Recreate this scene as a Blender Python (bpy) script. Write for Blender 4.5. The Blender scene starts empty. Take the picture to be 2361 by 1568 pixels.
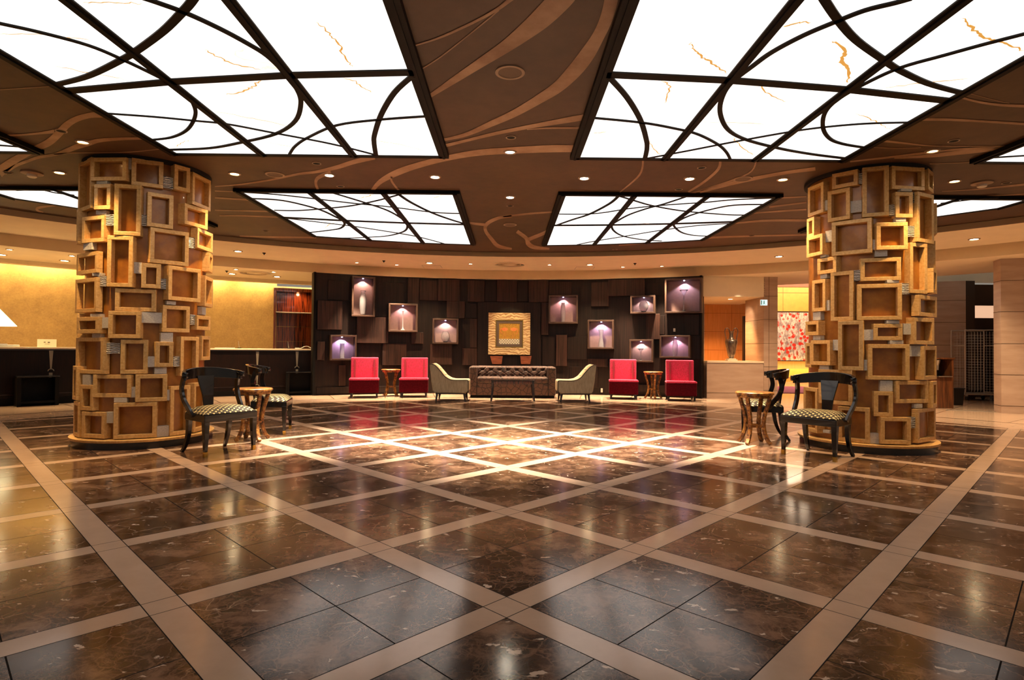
import bpy, math, random
from math import pi, sin, cos, tan, radians, sqrt, atan2, hypot
from mathutils import Vector, Matrix
random.seed(7)
C = bpy.context.scene.collection

# ------------------------------------------------------------------ camera model
F = 1339.25; PITCH = .0156; ROLL = .0082; YAW = .0070; H = 1.1
def ray(x, y):
    a = (x - 1180.5) / F; b = (y - 784) / F
    c, s = cos(ROLL), sin(ROLL); a, b = a * c + b * s, -a * s + b * c
    d = 1.; u = -b; X = a
    c, s = cos(PITCH), sin(PITCH); Y = d * c - u * s; Z = d * s + u * c
    c, s = cos(YAW), sin(YAW); X, Y = X * c + Y * s, -X * s + Y * c
    return Vector((X, Y, Z))
def atz(x, y, z):
    r = ray(x, y); t = (z - H) / r.z
    return (r.x * t, r.y * t)
def aty(x, y, yy):
    r = ray(x, y); t = yy / r.y
    return (r.x * t, H + r.z * t)
def atc(x, y, cx, cy, R, far):
    r = ray(x, y); A = r.x ** 2 + r.y ** 2; B = -2 * (r.x * cx + r.y * cy); D = cx * cx + cy * cy - R * R
    q = B * B - 4 * A * D
    if q < 0: t = -B / (2 * A)
    else: t = (-B + (sqrt(q) if far else -sqrt(q))) / (2 * A)
    return Vector((r.x * t, r.y * t, H + r.z * t))

cam = bpy.data.cameras.new('camera'); co = bpy.data.objects.new('camera', cam); C.objects.link(co)
f0 = ray(1180.5, 784); rt = (ray(1180.5 + F, 784) - f0).normalized(); dn = (ray(1180.5, 784 + F) - f0).normalized()
M = Matrix((rt, -dn, -f0.normalized())).transposed().to_4x4(); M.translation = (0, 0, H)
co.matrix_world = M; cam.sensor_fit = 'HORIZONTAL'; cam.sensor_width = 36; cam.lens = F / 2361 * 36
cam.clip_start = .05; cam.clip_end = 100
bpy.context.scene.camera = co

# ------------------------------------------------------------------ materials
def lin(h):
    if isinstance(h, tuple): return h
    v = [int(h[i:i + 2], 16) / 255 for i in (0, 2, 4)]
    return tuple(x / 12.92 if x <= .04045 else ((x + .055) / 1.055) ** 2.4 for x in v)
class N:
    def __init__(s, name):
        s.m = bpy.data.materials.new(name); s.m.use_nodes = True; s.t = s.m.node_tree; s.t.nodes.clear()
        s.out = s.t.nodes.new('ShaderNodeOutputMaterial'); s.b = s.t.nodes.new('ShaderNodeBsdfPrincipled')
        s.t.links.new(s.b.outputs[0], s.out.inputs[0])
    def n(s, typ, ins=None, **kw):
        o = s.t.nodes.new(typ)
        for k, v in kw.items(): setattr(o, k, v)
        for k, v in (ins or {}).items(): s.set(o.inputs[k], v)
        return o
    def set(s, inp, v):
        if isinstance(v, bpy.types.NodeSocket): s.t.links.new(v, inp)
        elif isinstance(v, bpy.types.Node): s.t.links.new(v.outputs[0], inp)
        elif isinstance(v, tuple) and len(v) == 3 and inp.type == 'RGBA': inp.default_value = (*v, 1)
        else: inp.default_value = v
    def ma(s, op, a, b=0, c=None):
        ins = {0: a, 1: b}
        if c is not None: ins[2] = c
        return s.n('ShaderNodeMath', ins, operation=op).outputs[0]
    def mix(s, f, a, b):
        o = s.n('ShaderNodeMix', data_type='RGBA'); s.set(o.inputs[0], f); s.set(o.inputs[6], a); s.set(o.inputs[7], b); return o.outputs[2]
    def ramp(s, f, stops):
        o = s.n('ShaderNodeValToRGB', {0: f}); e = o.color_ramp.elements
        while len(e) < len(stops): e.new(.5)
        for i, (p, c) in enumerate(stops): e[i].position = p; e[i].color = (*((c,) * 3 if isinstance(c, (int, float)) else c), 1)
        return o.outputs[0]
    def P(s, **k):
        al = dict(color='Base Color', rough='Roughness', metal='Metallic', emit='Emission Color', es='Emission Strength', trans='Transmission Weight', ior='IOR', coat='Coat Weight', sheen='Sheen Weight', normal='Normal', spec='Specular IOR Level')
        for a, v in k.items(): s.set(s.b.inputs[al[a]], v)
        return s.m
    def co(s, which='Object'): return s.n('ShaderNodeTexCoord').outputs[which]
    def noise(s, v, scale, det=3, rough=.5, dist=0, out=0):
        return s.n('ShaderNodeTexNoise', {'Vector': v, 'Scale': scale, 'Detail': det, 'Roughness': rough, 'Distortion': dist}).outputs[out]
    def vmul(s, v, m): return s.n('ShaderNodeVectorMath', {0: v, 1: m}, operation='MULTIPLY').outputs[0]
    def bump(s, h, st=.2, d=.01): return s.n('ShaderNodeBump', {'Height': h, 'Strength': st, 'Distance': d}).outputs[0]
MAT = {}
def simple(name, col, rough=.5, metal=0, var=.0, scale=8, stretch=(1, 1, 1), col2=None, bump=0, **k):
    m = N(name); c = lin(col)
    if var or col2:
        f = m.noise(m.vmul(m.co(), stretch), scale, 5, .6)
        f = m.ramp(f, [(.35, 0), (.65, 1)])
        c2 = lin(col2) if col2 else tuple(x * (1 - var) for x in c)
        cc = m.mix(f, c, c2)
        if bump: k['normal'] = m.bump(f, bump)
    else: cc = c
    MAT[name] = m.P(color=cc, rough=rough, metal=metal, **k); return MAT[name]
def emis(name, col, s):
    m = N(name); MAT[name] = m.P(color=(.8, .8, .8), emit=lin(col), es=s); return MAT[name]

simple('cream_plaster', 'eedfc4', .85, var=.06, scale=3)
simple('warm_fascia', 'dfc8a4', .8, var=.06, scale=3)
simple('dark_metal', '070504', .6, 0, spec=.15)
simple('panel_backing', '0c0907', .8)
simple('brass', 'c9a04c', .25, .9)
simple('steel', 'b9b4aa', .3, .9)
simple('dull_steel', 'c0bab0', .4, .5)
simple('gold_satin', 'e0b878', .4, .15, col2='cc9c58', scale=40, stretch=(1, 1, 1))
simple('amber_core', 'a86c26', .3, .1, col2='844f18', scale=5, coat=.15)
simple('brushed_tile', 'cdc6ba', .4, .1, col2='b0a89c', scale=60, stretch=(1, 1, 3), bump=.4)
m = N('ribbed_tile'); w = m.n('ShaderNodeTexWave', {'Vector': m.co(), 'Scale': 18., 'Distortion': 5., 'Detail': 2.}, bands_direction='Z').outputs[1]
MAT['ribbed_tile'] = m.P(color=m.mix(w, lin('55504a'), lin('e6e2da')), rough=.3, metal=.5, normal=m.bump(w, .8, .01))
simple('black_lacquer', '0b0807', .2, coat=.25)
simple('black_plinth', '16100c', .25)
simple('dark_base', '060403', .6, spec=.15)
simple('cord_black', '0a0a0a', .6)
simple('ivory_plastic', 'e4dcc6', .4)
simple('white_plastic', 'efeae0', .4)
simple('grey_grille', '6a5646', .6, .2)
simple('speaker_ring', 'a58c76', .5)
simple('red_leg', '120807', .3)
simple('beige_cloth', 'ab9a7c', .9, col2='938264', scale=60, stretch=(1, 1, .15))
simple('piping', '2c2118', .7)
simple('dark_walnut', '2a150d', .2, col2='140806', scale=14, stretch=(4, 4, .3), coat=.5)
simple('counter_wood', '1c0b06', .4, col2='090403', scale=16, stretch=(4, 4, .25), spec=.2)
simple('rosewood', '7a3a1c', .15, col2='1e0b06', scale=9, stretch=(5, 5, .18), coat=.6)
simple('counter_top', 'ead9b8', .15, var=.1)
simple('inlay', '8d8472', .35, .4)
simple('stone_clad', 'b39a88', .5, col2='a58a78', scale=3, stretch=(.5, .5, 3))
simple('stone_joint', '4a3626', .8)
simple('stone_top', 'e2cfb4', .25)
simple('orange_wood', 'd08e54', .4, col2='c0803f', scale=6, stretch=(4, 4, .3))
simple('yellow_wood', 'd8a44e', .45, var=.1, scale=6)
simple('brown_band', '8a4a20', .4)
simple('silver_ant', '9b8a78', .3, .85, col2='5e4f44', scale=10, stretch=(3, 3, .5))
simple('black_plastic', '0a0a0b', .4)
simple('podium_wood', '6e4022', .35, col2='3c2112', scale=8, stretch=(4, 4, .3))
simple('dark_door', '2b1f16', .5, var=.2)
simple('dark_recess', '3a2a1c', .8)
simple('magenta_carpet', '8c2a4a', .9, col2='c06a80', scale=5, stretch=(1, 8, 1))
simple('cream_floor', 'dcbf90', .2, var=.08)
simple('paper', 'f3efe2', .7)
simple('ink', '504a3c', .7)
simple('frame_wood', 'c9a070', .4)
simple('grey_mat', '6a5a4e', .7)
simple('picture_black', '150d0a', .5)
simple('niche_back', '8c706a', .75, var=.12, scale=20)
simple('reddish_wood', 'a35a34', .5, col2='6b3420', scale=25, stretch=(.3, .3, 3))
m = N('glass'); MAT['glass'] = m.P(color=(.95, .93, 1), rough=.12, trans=.87, ior=1.4)
m = N('clear_pane'); MAT['clear_pane'] = m.P(color=(1, .9, .8), rough=.02, trans=1., ior=1.3)
emis('lamp_hot', 'fff2d8', 70); emis('lamp_warm', 'ffd890', 16); emis('lamp_soft', 'ffe2b0', 45)
emis('cove_glow', 'ffe49a', 6); emis('shade_glow', 'fff0b8', .8); emis('exit_glow', 'a8e8ff', .45); emis('white_cove', 'fff4e0', 5)
emis('led_violet', 'd8c0ff', 14); emis('slot_glow', 'ffc8a0', .3)

# dark zebra wood for feature wall
m = N('wenge'); v = m.co(); st = m.noise(m.vmul(v, (38, 38, .9)), 1, 6, .7); big = m.noise(v, 1.3, 2)
MAT['wenge'] = m.P(color=m.mix(m.ramp(st, [(.38, 0), (.62, 1)]), lin('0c0503'), lin('22120d')), rough=m.ma('MULTIPLY_ADD', big, .2, .4), spec=.25, normal=m.bump(st, .25, .004))
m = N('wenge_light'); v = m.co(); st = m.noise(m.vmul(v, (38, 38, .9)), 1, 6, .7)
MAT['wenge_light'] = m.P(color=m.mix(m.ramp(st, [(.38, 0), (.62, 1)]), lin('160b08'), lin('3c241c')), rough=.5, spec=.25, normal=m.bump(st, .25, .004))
m = N('wenge_frame'); v = m.co(); st = m.noise(m.vmul(v, (20, 20, 4)), 1, 5, .7)
MAT['wenge_frame'] = m.P(color=m.mix(st, lin('22120b'), lin('4c3325')), rough=.45)
# dark mottled ceiling + ribbons
m = N('brown_ceiling'); v = m.co(); a = m.noise(v, 1.3, 6, .65); b = m.noise(v, 9, 4, .6)
MAT['brown_ceiling'] = m.P(color=m.mix(m.ramp(m.ma('MULTIPLY_ADD', b, .35, m.ma('MULTIPLY', a, .65)), [(.35, 0), (.65, 1)]), lin('40291a'), lin('573b27')), rough=.55)
m = N('ribbon_paint'); v = m.co(); a = m.noise(v, 2.3, 6, .65)
MAT['ribbon_paint'] = m.P(color=m.mix(m.ramp(a, [(.35, 0), (.65, 1)]), lin('8f6b50'), lin('b3947a')), rough=.55)
# gold mottled wallpaper
m = N('gold_wall'); v = m.co(); a = m.noise(v, 4, 6, .7); b = m.noise(v, 30, 3, .6)
MAT['gold_wall'] = m.P(color=m.mix(m.ramp(m.ma('MULTIPLY_ADD', b, .4, m.ma('MULTIPLY', a, .6)), [(.36, 0), (.64, 1)]), lin('8e6c3c'), lin('ab874c')), rough=.6)
# backlit onyx
m = N('onyx'); v = m.co(); wv = m.noise(m.n('ShaderNodeVectorMath', {0: v, 1: m.vmul(m.noise(v, 1.5, 4, .6, out=1), (1.2, 1.2, 0))}, operation='ADD').outputs[0], .55, 3, .5)
vein = m.ramp(m.ma('ABSOLUTE', m.ma('SUBTRACT', wv, .52)), [(0, 1), (.009, 0)])
msk = m.ramp(m.noise(v, .9, 2), [(.58, 0), (.66, .5)])
cl = m.ramp(m.noise(v, .8, 4), [(.42, 0), (.68, 1)])
colr = m.mix(m.ma('MULTIPLY', vein, msk), m.mix(cl, (1, .95, .89), (.62, .56, .52)), (.9, .42, .05))
MAT['onyx'] = m.P(color=(.75, .73, .7), rough=.12, emit=colr, es=.72)
emis('onyx_vein', 'e09a28', .3)
# velvet red
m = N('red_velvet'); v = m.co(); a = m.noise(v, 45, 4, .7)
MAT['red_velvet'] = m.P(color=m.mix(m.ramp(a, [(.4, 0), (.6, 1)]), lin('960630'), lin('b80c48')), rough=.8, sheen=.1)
m = N('red_velvet_shaded'); v = m.co(); a = m.noise(v, 45, 4, .7)  # shaded copy of the red velvet: seat-front shade put into the colour
MAT['red_velvet_shaded'] = m.P(color=m.mix(m.ramp(a, [(.4, 0), (.6, 1)]), lin('38030c'), lin('480612')), rough=1., spec=.1)
MAT['red_velvet_mid'] = simple('red_velvet_mid', '7c0a22', .8)
# patterned seat cloth
m = N('seat_weave'); v = m.co(); sx = m.n('ShaderNodeSeparateXYZ', {0: v})
u_ = m.ma('MULTIPLY', sx.outputs[0], 34.); w_ = m.ma('MULTIPLY', m.ma('ADD', sx.outputs[1], sx.outputs[2]), 34.)
ck = m.ma('MULTIPLY', m.ma('SINE', m.ma('MULTIPLY', u_, pi)), m.ma('SINE', m.ma('MULTIPLY', m.ma('ADD', w_, m.ma('MULTIPLY', m.ma('ABSOLUTE', m.ma('SINE', m.ma('MULTIPLY', u_, pi))), .5)), pi)))
MAT['seat_weave'] = m.P(color=m.ramp(ck, [(.38, lin('2e2211')), (.36, lin('8a7a3c')), (.46, lin('d8c78c'))]), rough=.7)
m.t.nodes[-1]
# sofa cloth
m = N('sofa_cloth'); v = m.co()
vo = m.n('ShaderNodeTexVoronoi', {'Vector': m.vmul(v, (1, 1, 1)), 'Scale': 9.}, feature='DISTANCE_TO_EDGE').outputs[0]
MAT['sofa_cloth'] = m.P(color=m.mix(m.ramp(vo, [(.02, 0), (.08, 1)]), lin('180e0a'), lin('4c3226')), rough=.7, sheen=.1)
# carved wood side table
m = N('carved_wood'); v = m.co(); a = m.noise(v, 22, 5, .7)
MAT['carved_wood'] = m.P(color=m.ramp(a, [(.38, lin('3a1e0c')), (.5, lin('7a4a1e')), (.62, lin('b0813c'))]), rough=.35, metal=.2, normal=m.bump(a, .5, .01))
# painted frame with zebra relief
m = N('zebra_frame'); v = m.co(); a = m.n('ShaderNodeTexWave', {'Vector': v, 'Scale': 5., 'Distortion': 9., 'Detail': 1.5, 'Detail Scale': 1.3}, bands_direction='Z').outputs[1]
MAT['zebra_frame'] = m.P(color=m.mix(a, lin('b98c5a'), lin('f3dca8')), rough=.45, normal=m.bump(a, .5, .01))
# abstract painting
m = N('abstract_paint'); v = m.co()
base = m.ramp(m.noise(m.vmul(v, (1, 1, .5)), 5, 6, .75), [(.3, lin('6a4a48')), (.45, lin('a88a84')), (.55, lin('e2d6c8')), (.64, lin('b03a28'))])
vd = m.n('ShaderNodeTexVoronoi', {'Vector': v, 'Scale': 6., 'Randomness': 1.}).outputs[0]
dots = m.ma('MULTIPLY', m.ramp(vd, [(.34, 1), (.4, 0)]), m.ramp(m.noise(v, 2.2, 2), [(.4, 0), (.48, 1)]))
MAT['abstract_paint'] = m.P(color=m.mix(dots, base, lin('d8301a')), rough=.5)

# floor
m = N('marble_floor'); v = m.co(); s = m.n('ShaderNodeSeparateXYZ', {0: v}); X, Y = s.outputs[0], s.outputs[1]
K = 1 / (2 * .72783); Xs = m.ma('SUBTRACT', X, .0037); Ys = m.ma('SUBTRACT', Y, 2.4955)
gi = m.ma('MULTIPLY', m.ma('SUBTRACT', Ys, Xs), K); gj = m.ma('MULTIPLY', m.ma('ADD', Ys, Xs), K)
def edge(g):
    fr = m.ma('FRACT', m.ma('ADD', g, 40.5)); return m.ma('ABSOLUTE', m.ma('SUBTRACT', fr, .5))   # 0 at strip centre, .5 mid tile
ei, ej = edge(gi), edge(gj); HW = .069
strip = m.ma('MAXIMUM', m.ma('LESS_THAN', ei, HW), m.ma('LESS_THAN', ej, HW))
def near(e, p, w): return m.ma('LESS_THAN', m.ma('ABSOLUTE', m.ma('SUBTRACT', e, p)), w)
jt = m.ma('MAXIMUM', near(ei, HW, .0022), near(ej, HW, .0022))
jt2 = m.ma('MULTIPLY', m.ma('MAXIMUM', near(ei, .5, .0027), near(ej, .5, .0027)), m.ma('SUBTRACT', 1., strip))
joint = m.ma('MAXIMUM', jt, jt2)
ti = m.ma('FLOOR', m.ma('MULTIPLY', gi, 2.)); tj = m.ma('FLOOR', m.ma('MULTIPLY', gj, 2.))
rnd = m.n('ShaderNodeTexWhiteNoise', {'Vector': m.n('ShaderNodeCombineXYZ', {0: ti, 1: tj})}, noise_dimensions='3D').outputs[1]
pv = m.n('ShaderNodeVectorMath', {0: v, 1: m.vmul(rnd, (17, 23, 9))}, operation='ADD').outputs[0]
wp = m.n('ShaderNodeVectorMath', {0: pv, 1: m.vmul(m.noise(pv, 3.5, 5, .6, out=1), (.2, .2, .1))}, operation='ADD').outputs[0]
n1 = m.noise(wp, 3.2, 8, .72)
e1 = m.n('ShaderNodeTexVoronoi', {'Vector': wp, 'Scale': 5.}, feature='DISTANCE_TO_EDGE').outputs[0]
e2 = m.n('ShaderNodeTexVoronoi', {'Vector': wp, 'Scale': 13.}, feature='DISTANCE_TO_EDGE').outputs[0]
base = m.ramp(n1, [(.38, lin('261912')), (.5, lin('4a3426')), (.62, lin('866650'))])
e3 = m.n('ShaderNodeTexVoronoi', {'Vector': wp, 'Scale': 34.}, feature='DISTANCE_TO_EDGE').outputs[0]
veins = m.ma('MAXIMUM', m.ma('MULTIPLY', m.ramp(e2, [(0, 1), (.06, 0)]), m.ramp(m.noise(wp, 3, 3), [(.38, 0), (.56, .8)])), m.ma('MULTIPLY', m.ramp(e3, [(0, .7), (.1, 0)]), m.ramp(m.noise(wp, 5, 3), [(.45, 0), (.6, .8)])))
v2 = m.ma('MULTIPLY', m.ramp(e1, [(0, .8), (.02, 0)]), m.ramp(m.noise(pv, 2.6, 2), [(.54, 0), (.66, 1)]))
fl = m.ramp(m.noise(m.vmul(wp, (1, 2.2, 1)), 11, 3, .5), [(.67, 0), (.7, 1)])
mar = m.mix(v2, m.mix(veins, base, lin('80604a')), lin('b8987c')); mar = m.mix(fl, mar, lin('c9b09a'))
stn = m.mix(m.noise(v, 5, 6, .7), lin('b0937c'), lin('c8aa92'))
gridc = m.mix(strip, mar, stn); gridc = m.mix(joint, gridc, lin('140d09'))
def dist(cy): 
    dy = m.ma('SUBTRACT', Y, cy); return m.ma('SQRT', m.ma('ADD', m.ma('MULTIPLY', X, X), m.ma('MULTIPLY', dy, dy)))
r1 = dist(3.72); r2 = dist(3.42)
ring = m.ma('GREATER_THAN', r1, 8.74)
outl = m.ma('LESS_THAN', m.ma('ABSOLUTE', m.ma('SUBTRACT', r2, 9.75)), .028)
an = m.ma('MULTIPLY', m.n('ShaderNodeMath', {0: X, 1: m.ma('SUBTRACT', Y, 3.42)}, operation='ARCTAN2').outputs[0], 9.)
rj = m.ma('MULTIPLY', m.ma('LESS_THAN', m.ma('ABSOLUTE', m.ma('SUBTRACT', m.ma('FRACT', m.ma('ADD', an, 20.)), .5)), .006), m.ma('GREATER_THAN', r2, 9.75))
col = m.mix(ring, gridc, stn); col = m.mix(m.ma('MAXIMUM', outl, rj), col, lin('2a1a12'))
rg = m.ma('MULTIPLY_ADD', m.noise(v, 2.5, 4), .07, .105)
notj = m.ma('SUBTRACT', 1., m.ma('MULTIPLY', joint, m.ma('SUBTRACT', 1., ring)))
jm = m.ma('MULTIPLY', joint, m.ma('SUBTRACT', 1., ring))
MAT['marble_floor'] = m.P(color=col, rough=m.ma('MAXIMUM', rg, m.ma('MULTIPLY', jm, .7)), spec=m.ma('MULTIPLY_ADD', jm, -.3, .36), normal=m.bump(m.ma('MULTIPLY_ADD', m.noise(v, 12, 2), .12, notj), .12, .0015))

# ------------------------------------------------------------------ mesh builder
class MB:
    def __init__(s): s.v = []; s.f = []; s.mi = []; s.mat = 0; s.T = Matrix()
    def add(s, vs, fs):
        n = len(s.v); s.v += [tuple(s.T @ Vector(p)) for p in vs]; s.f += [[i + n for i in q] for q in fs]; s.mi += [s.mat] * len(fs); return s
    def box(s, c, d, rz=0, R=None):
        x, y, z = (k / 2 for k in d); vs = [Vector(p) for p in ((-x, -y, -z), (x, -y, -z), (x, y, -z), (-x, y, -z), (-x, -y, z), (x, -y, z), (x, y, z), (-x, y, z))]
        r = R or Matrix.Rotation(rz, 3, 'Z'); c = Vector(c)
        return s.add([r @ p + c for p in vs], [(0, 3, 2, 1), (4, 5, 6, 7), (0, 1, 5, 4), (1, 2, 6, 5), (2, 3, 7, 6), (3, 0, 4, 7)])
    def b2(s, a, b): return s.box([(p + q) / 2 for p, q in zip(a, b)], [abs(q - p) for p, q in zip(a, b)])
    def loft(s, rings, close=True, caps=True):
        n = len(rings[0]); vs = [p for r in rings for p in r]; fs = []
        for k in range(len(rings) - 1):
            for i in range(n if close else n - 1):
                j = (i + 1) % n; fs.append((k * n + i, k * n + j, (k + 1) * n + j, (k + 1) * n + i))
        if caps: fs += [tuple(range(n))[::-1], tuple((len(rings) - 1) * n + i for i in range(n))]
        return s.add(vs, fs)
    def lathe(s, prof, c=(0, 0, 0), n=28):
        rings = [[(c[0] + r * cos(2 * pi * i / n), c[1] + r * sin(2 * pi * i / n), c[2] + z) for i in range(n)] for r, z in prof]
        return s.loft(rings)
    def cyl(s, c, r, h, n=24, r2=None): return s.lathe([(r, 0), (r if r2 is None else r2, h)], c, n)
    def tube(s, pts, r, n=8, sq=None, up=None):
        pts = [Vector(p) for p in pts]; rings = []; u = None
        for i, p in enumerate(pts):
            t = (pts[min(i + 1, len(pts) - 1)] - pts[max(i - 1, 0)]).normalized()
            if u is None:
                u = Vector(up) if up else (Vector((0, 0, 1)) if abs(t.z) < .9 else Vector((1, 0, 0)))
            u = (u - t * u.dot(t)).normalized(); w = t.cross(u)
            rr = r[i] if isinstance(r, (list, tuple)) else r
            if sq:
                a, b = (sq[i] if isinstance(sq[0], (list, tuple)) else sq)
                rings.append([p + u * (a * e) + w * (b * g) for e, g in ((1, 1), (-1, 1), (-1, -1), (1, -1))])
            else: rings.append([p + u * (rr * cos(2 * pi * k / n)) + w * (rr * sin(2 * pi * k / n)) for k in range(n)])
        return s.loft(rings)
    def prism(s, poly, z0, z1):
        n = len(poly); vs = [(x, y, z0) for x, y in poly] + [(x, y, z1) for x, y in poly]
        return s.add(vs, [tuple(range(n))[::-1], tuple(range(n, 2 * n))] + [(i, (i + 1) % n, n + (i + 1) % n, n + i) for i in range(n)])
    def build(s, name, mats, parent=None, smooth=False, bevel=0, sub=0, loc=None):
        me = bpy.data.meshes.new(name); me.from_pydata(s.v, [], s.f)
        if not isinstance(mats, (list, tuple)): mats = [mats]
        for x in mats: me.materials.append(MAT[x])
        for p, i in zip(me.polygons, s.mi): p.material_index = i; p.use_smooth = bool(smooth)
        me.update()
        import bmesh
        bm = bmesh.new(); bm.from_mesh(me); bmesh.ops.recalc_face_normals(bm, faces=bm.faces); bm.to_mesh(me); bm.free()
        if smooth and smooth is not True: me.set_sharp_from_angle(angle=radians(smooth))
        o = bpy.data.objects.new(name, me); C.objects.link(o)
        if parent: o.parent = parent
        if loc: o.location = loc
        if bevel:
            b = o.modifiers.new('bevel', 'BEVEL'); b.width = bevel; b.segments = 2; b.limit_method = 'ANGLE'; b.angle_limit = radians(40)
        if sub: q = o.modifiers.new('sub', 'SUBSURF'); q.levels = sub; q.render_levels = sub
        return o
def tag(o, label=None, cat=None, group=None, kind=None):
    if label: o['label'] = label
    if cat: o['category'] = cat
    if group: o['group'] = group
    if kind: o['kind'] = kind
    return o
def empty(name, loc, rz=0, label=None, cat=None, group=None, kind=None):
    o = bpy.data.objects.new(name, None); C.objects.link(o); o.location = loc; o.rotation_euler = (0, 0, rz); o.empty_display_size = .1
    return tag(o, label, cat, group, kind)
def dup(root, loc, rz=0, label=None, group=None):
    r = root.copy(); C.objects.link(r); r.location = loc; r.rotation_euler = (0, 0, rz)
    if label: r['label'] = label
    if group: r['group'] = group
    for ch in list(root.children):
        c = ch.copy(); C.objects.link(c); c.parent = r
        for g in ch.children:
            d = g.copy(); C.objects.link(d); d.parent = c
    return r
def spot(name, loc, target, power, col, size=60, blend=.6, radius=.03, parent=None):
    l = bpy.data.lights.new(name, 'SPOT'); l.energy = power; l.color = lin(col); l.spot_size = radians(size); l.spot_blend = blend; l.shadow_soft_size = radius
    o = bpy.data.objects.new(name, l); C.objects.link(o); o.location = loc
    o.rotation_euler = (Vector(target) - Vector(loc)).to_track_quat('-Z', 'Y').to_euler(); return o
def area(name, loc, target, power, col, sx, sy):
    l = bpy.data.lights.new(name, 'AREA'); l.shape = 'RECTANGLE'; l.size = sx; l.size_y = sy; l.energy = power; l.color = lin(col)
    o = bpy.data.objects.new(name, l); C.objects.link(o); o.location = loc
    o.rotation_euler = (Vector(target) - Vector(loc)).to_track_quat('-Z', 'Y').to_euler(); return o
WARM = 'ffddb0'; HOTW = 'ffeed4'
def arc(cy, R, a0, a1, n, cx=0): return [(cx + R * sin(a0 + (a1 - a0) * i / n), cy + R * cos(a0 + (a1 - a0) * i / n)) for i in range(n + 1)]

# ------------------------------------------------------------------ room shell
b = MB(); b.b2((-17, -4, -.1), (17, 24, 0)); tag(b.build('floor', 'marble_floor'), kind='structure')
ZC = 3.15
# dark ceiling disc with painted ribbons
b = MB(); ring = [(9.9 * sin(2 * pi * i / 96), 2.43 + 9.9 * cos(2 * pi * i / 96)) for i in range(96)]
b.prism(ring, ZC, ZC + .1); b.mat = 1
def ribbon(pts, off, sc, z=ZC - .004):
    P = [(off[0] + x / sc, off[1] + y / sc, w / sc) for x, y, w in pts]
    # resample with catmull-rom
    Q = []
    for i in range(len(P) - 1):
        p0, p1, p2, p3 = P[max(i - 1, 0)], P[i], P[i + 1], P[min(i + 2, len(P) - 1)]
        for k in range(6):
            t = k / 6; Q.append([.5 * (2 * b1 + (c - a) * t + (2 * a - 5 * b1 + 4 * c - d) * t * t + (3 * b1 - a - 3 * c + d) * t ** 3) for a, b1, c, d in zip(p0, p1, p2, p3)])
    Q.append(list(P[-1])); L = []; R = []
    for i, (x, y, w) in enumerate(Q):
        a = Q[max(i - 1, 0)]; c = Q[min(i + 1, len(Q) - 1)]; dx, dy = c[0] - a[0], c[1] - a[1]; l = hypot(dx, dy) or 1
        nx, ny = -dy / l * max(w, .6), dx / l * max(w, .6)
        L.append(atz(x + nx, y + ny, z)); R.append(atz(x - nx, y - ny, z))
    vs = [(x, y, z) for x, y in L] + [(x, y, z) for x, y in R]; n = len(L)
    b.add(vs, [(i, i + 1, n + i + 1, n + i) for i in range(n - 1)])
A_ = ((850, 0), 3.563)
for r in ([(1992, -60, 55), (1992, 0, 55), (1950, 160, 52), (1885, 300, 50), (1800, 440, 60), (1700, 570, 60), (1560, 710, 48), (1400, 815, 38), (1200, 930, 30), (1000, 1020, 24), (800, 1105, 16), (590, 1155, 10), (400, 1200, 8)],
          [(1640, -90, 100), (1570, 0, 95), (1420, 150, 85), (1250, 290, 65), (1100, 400, 50), (900, 530, 38), (700, 660, 28), (470, 810, 13), (400, 840, 10)],
          [(1250, -60, 20), (1160, 0, 18), (1060, 75, 14), (900, 165, 11), (700, 260, 10), (540, 325, 8), (330, 388, 5), (280, 395, 5)], [(1070, 85, 5), (900, 225, 5), (700, 385, 5), (560, 490, 5), (400, 588, 4), (350, 610, 4)],
          [(560, 1215, 14), (800, 1155, 12), (1050, 1095, 14), (1300, 1045, 16), (1500, 1010, 20), (1700, 975, 24), (1850, 950, 24)], [(1300, 1065, 3), (1500, 1052, 7), (1820, 1052, 8)],
          [(1780, 1222, 28), (1500, 1222, 30), (1200, 1235, 27), (900, 1255, 25), (640, 1300, 22), (400, 1360, 24), (230, 1420, 26), (100, 1490, 20), (30, 1568, 14), (20, 1620, 10)],
          [(190, 1450, 8), (190, 1490, 8), (250, 1568, 7), (290, 1590, 6)]): ribbon(r, *A_)
B_ = ((480, 360), 1.9271)
for r in ([(30, 135, 2), (150, 125, 3), (280, 105, 4), (400, 80, 5), (480, 70, 6), (570, 50, 9), (650, 25, 10), (740, 5, 10)], [(545, 72, 8), (490, 95, 8), (478, 120, 6), (488, 150, 5)],
          [(1349, 265, 6), (1290, 275, 7), (1240, 300, 8), (1232, 330, 7), (1260, 370, 8), (1290, 400, 8), (1349, 412, 4)],
          [(50, 265, 2), (150, 265, 3), (330, 272, 3)], [(30, 240, 2), (230, 245, 3), (300, 246, 3)], [(30, 185, 3), (190, 195, 4), (230, 198, 3)], [(30, 155, 2), (180, 160, 2)], [(140, 355, 2), (300, 360, 4), (480, 362, 3)],
          [(1140, 292, 3), (1180, 300, 5), (1230, 305, 6)]): ribbon(r, *B_)
D_ = ((1160, 360), 1.8736)
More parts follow.
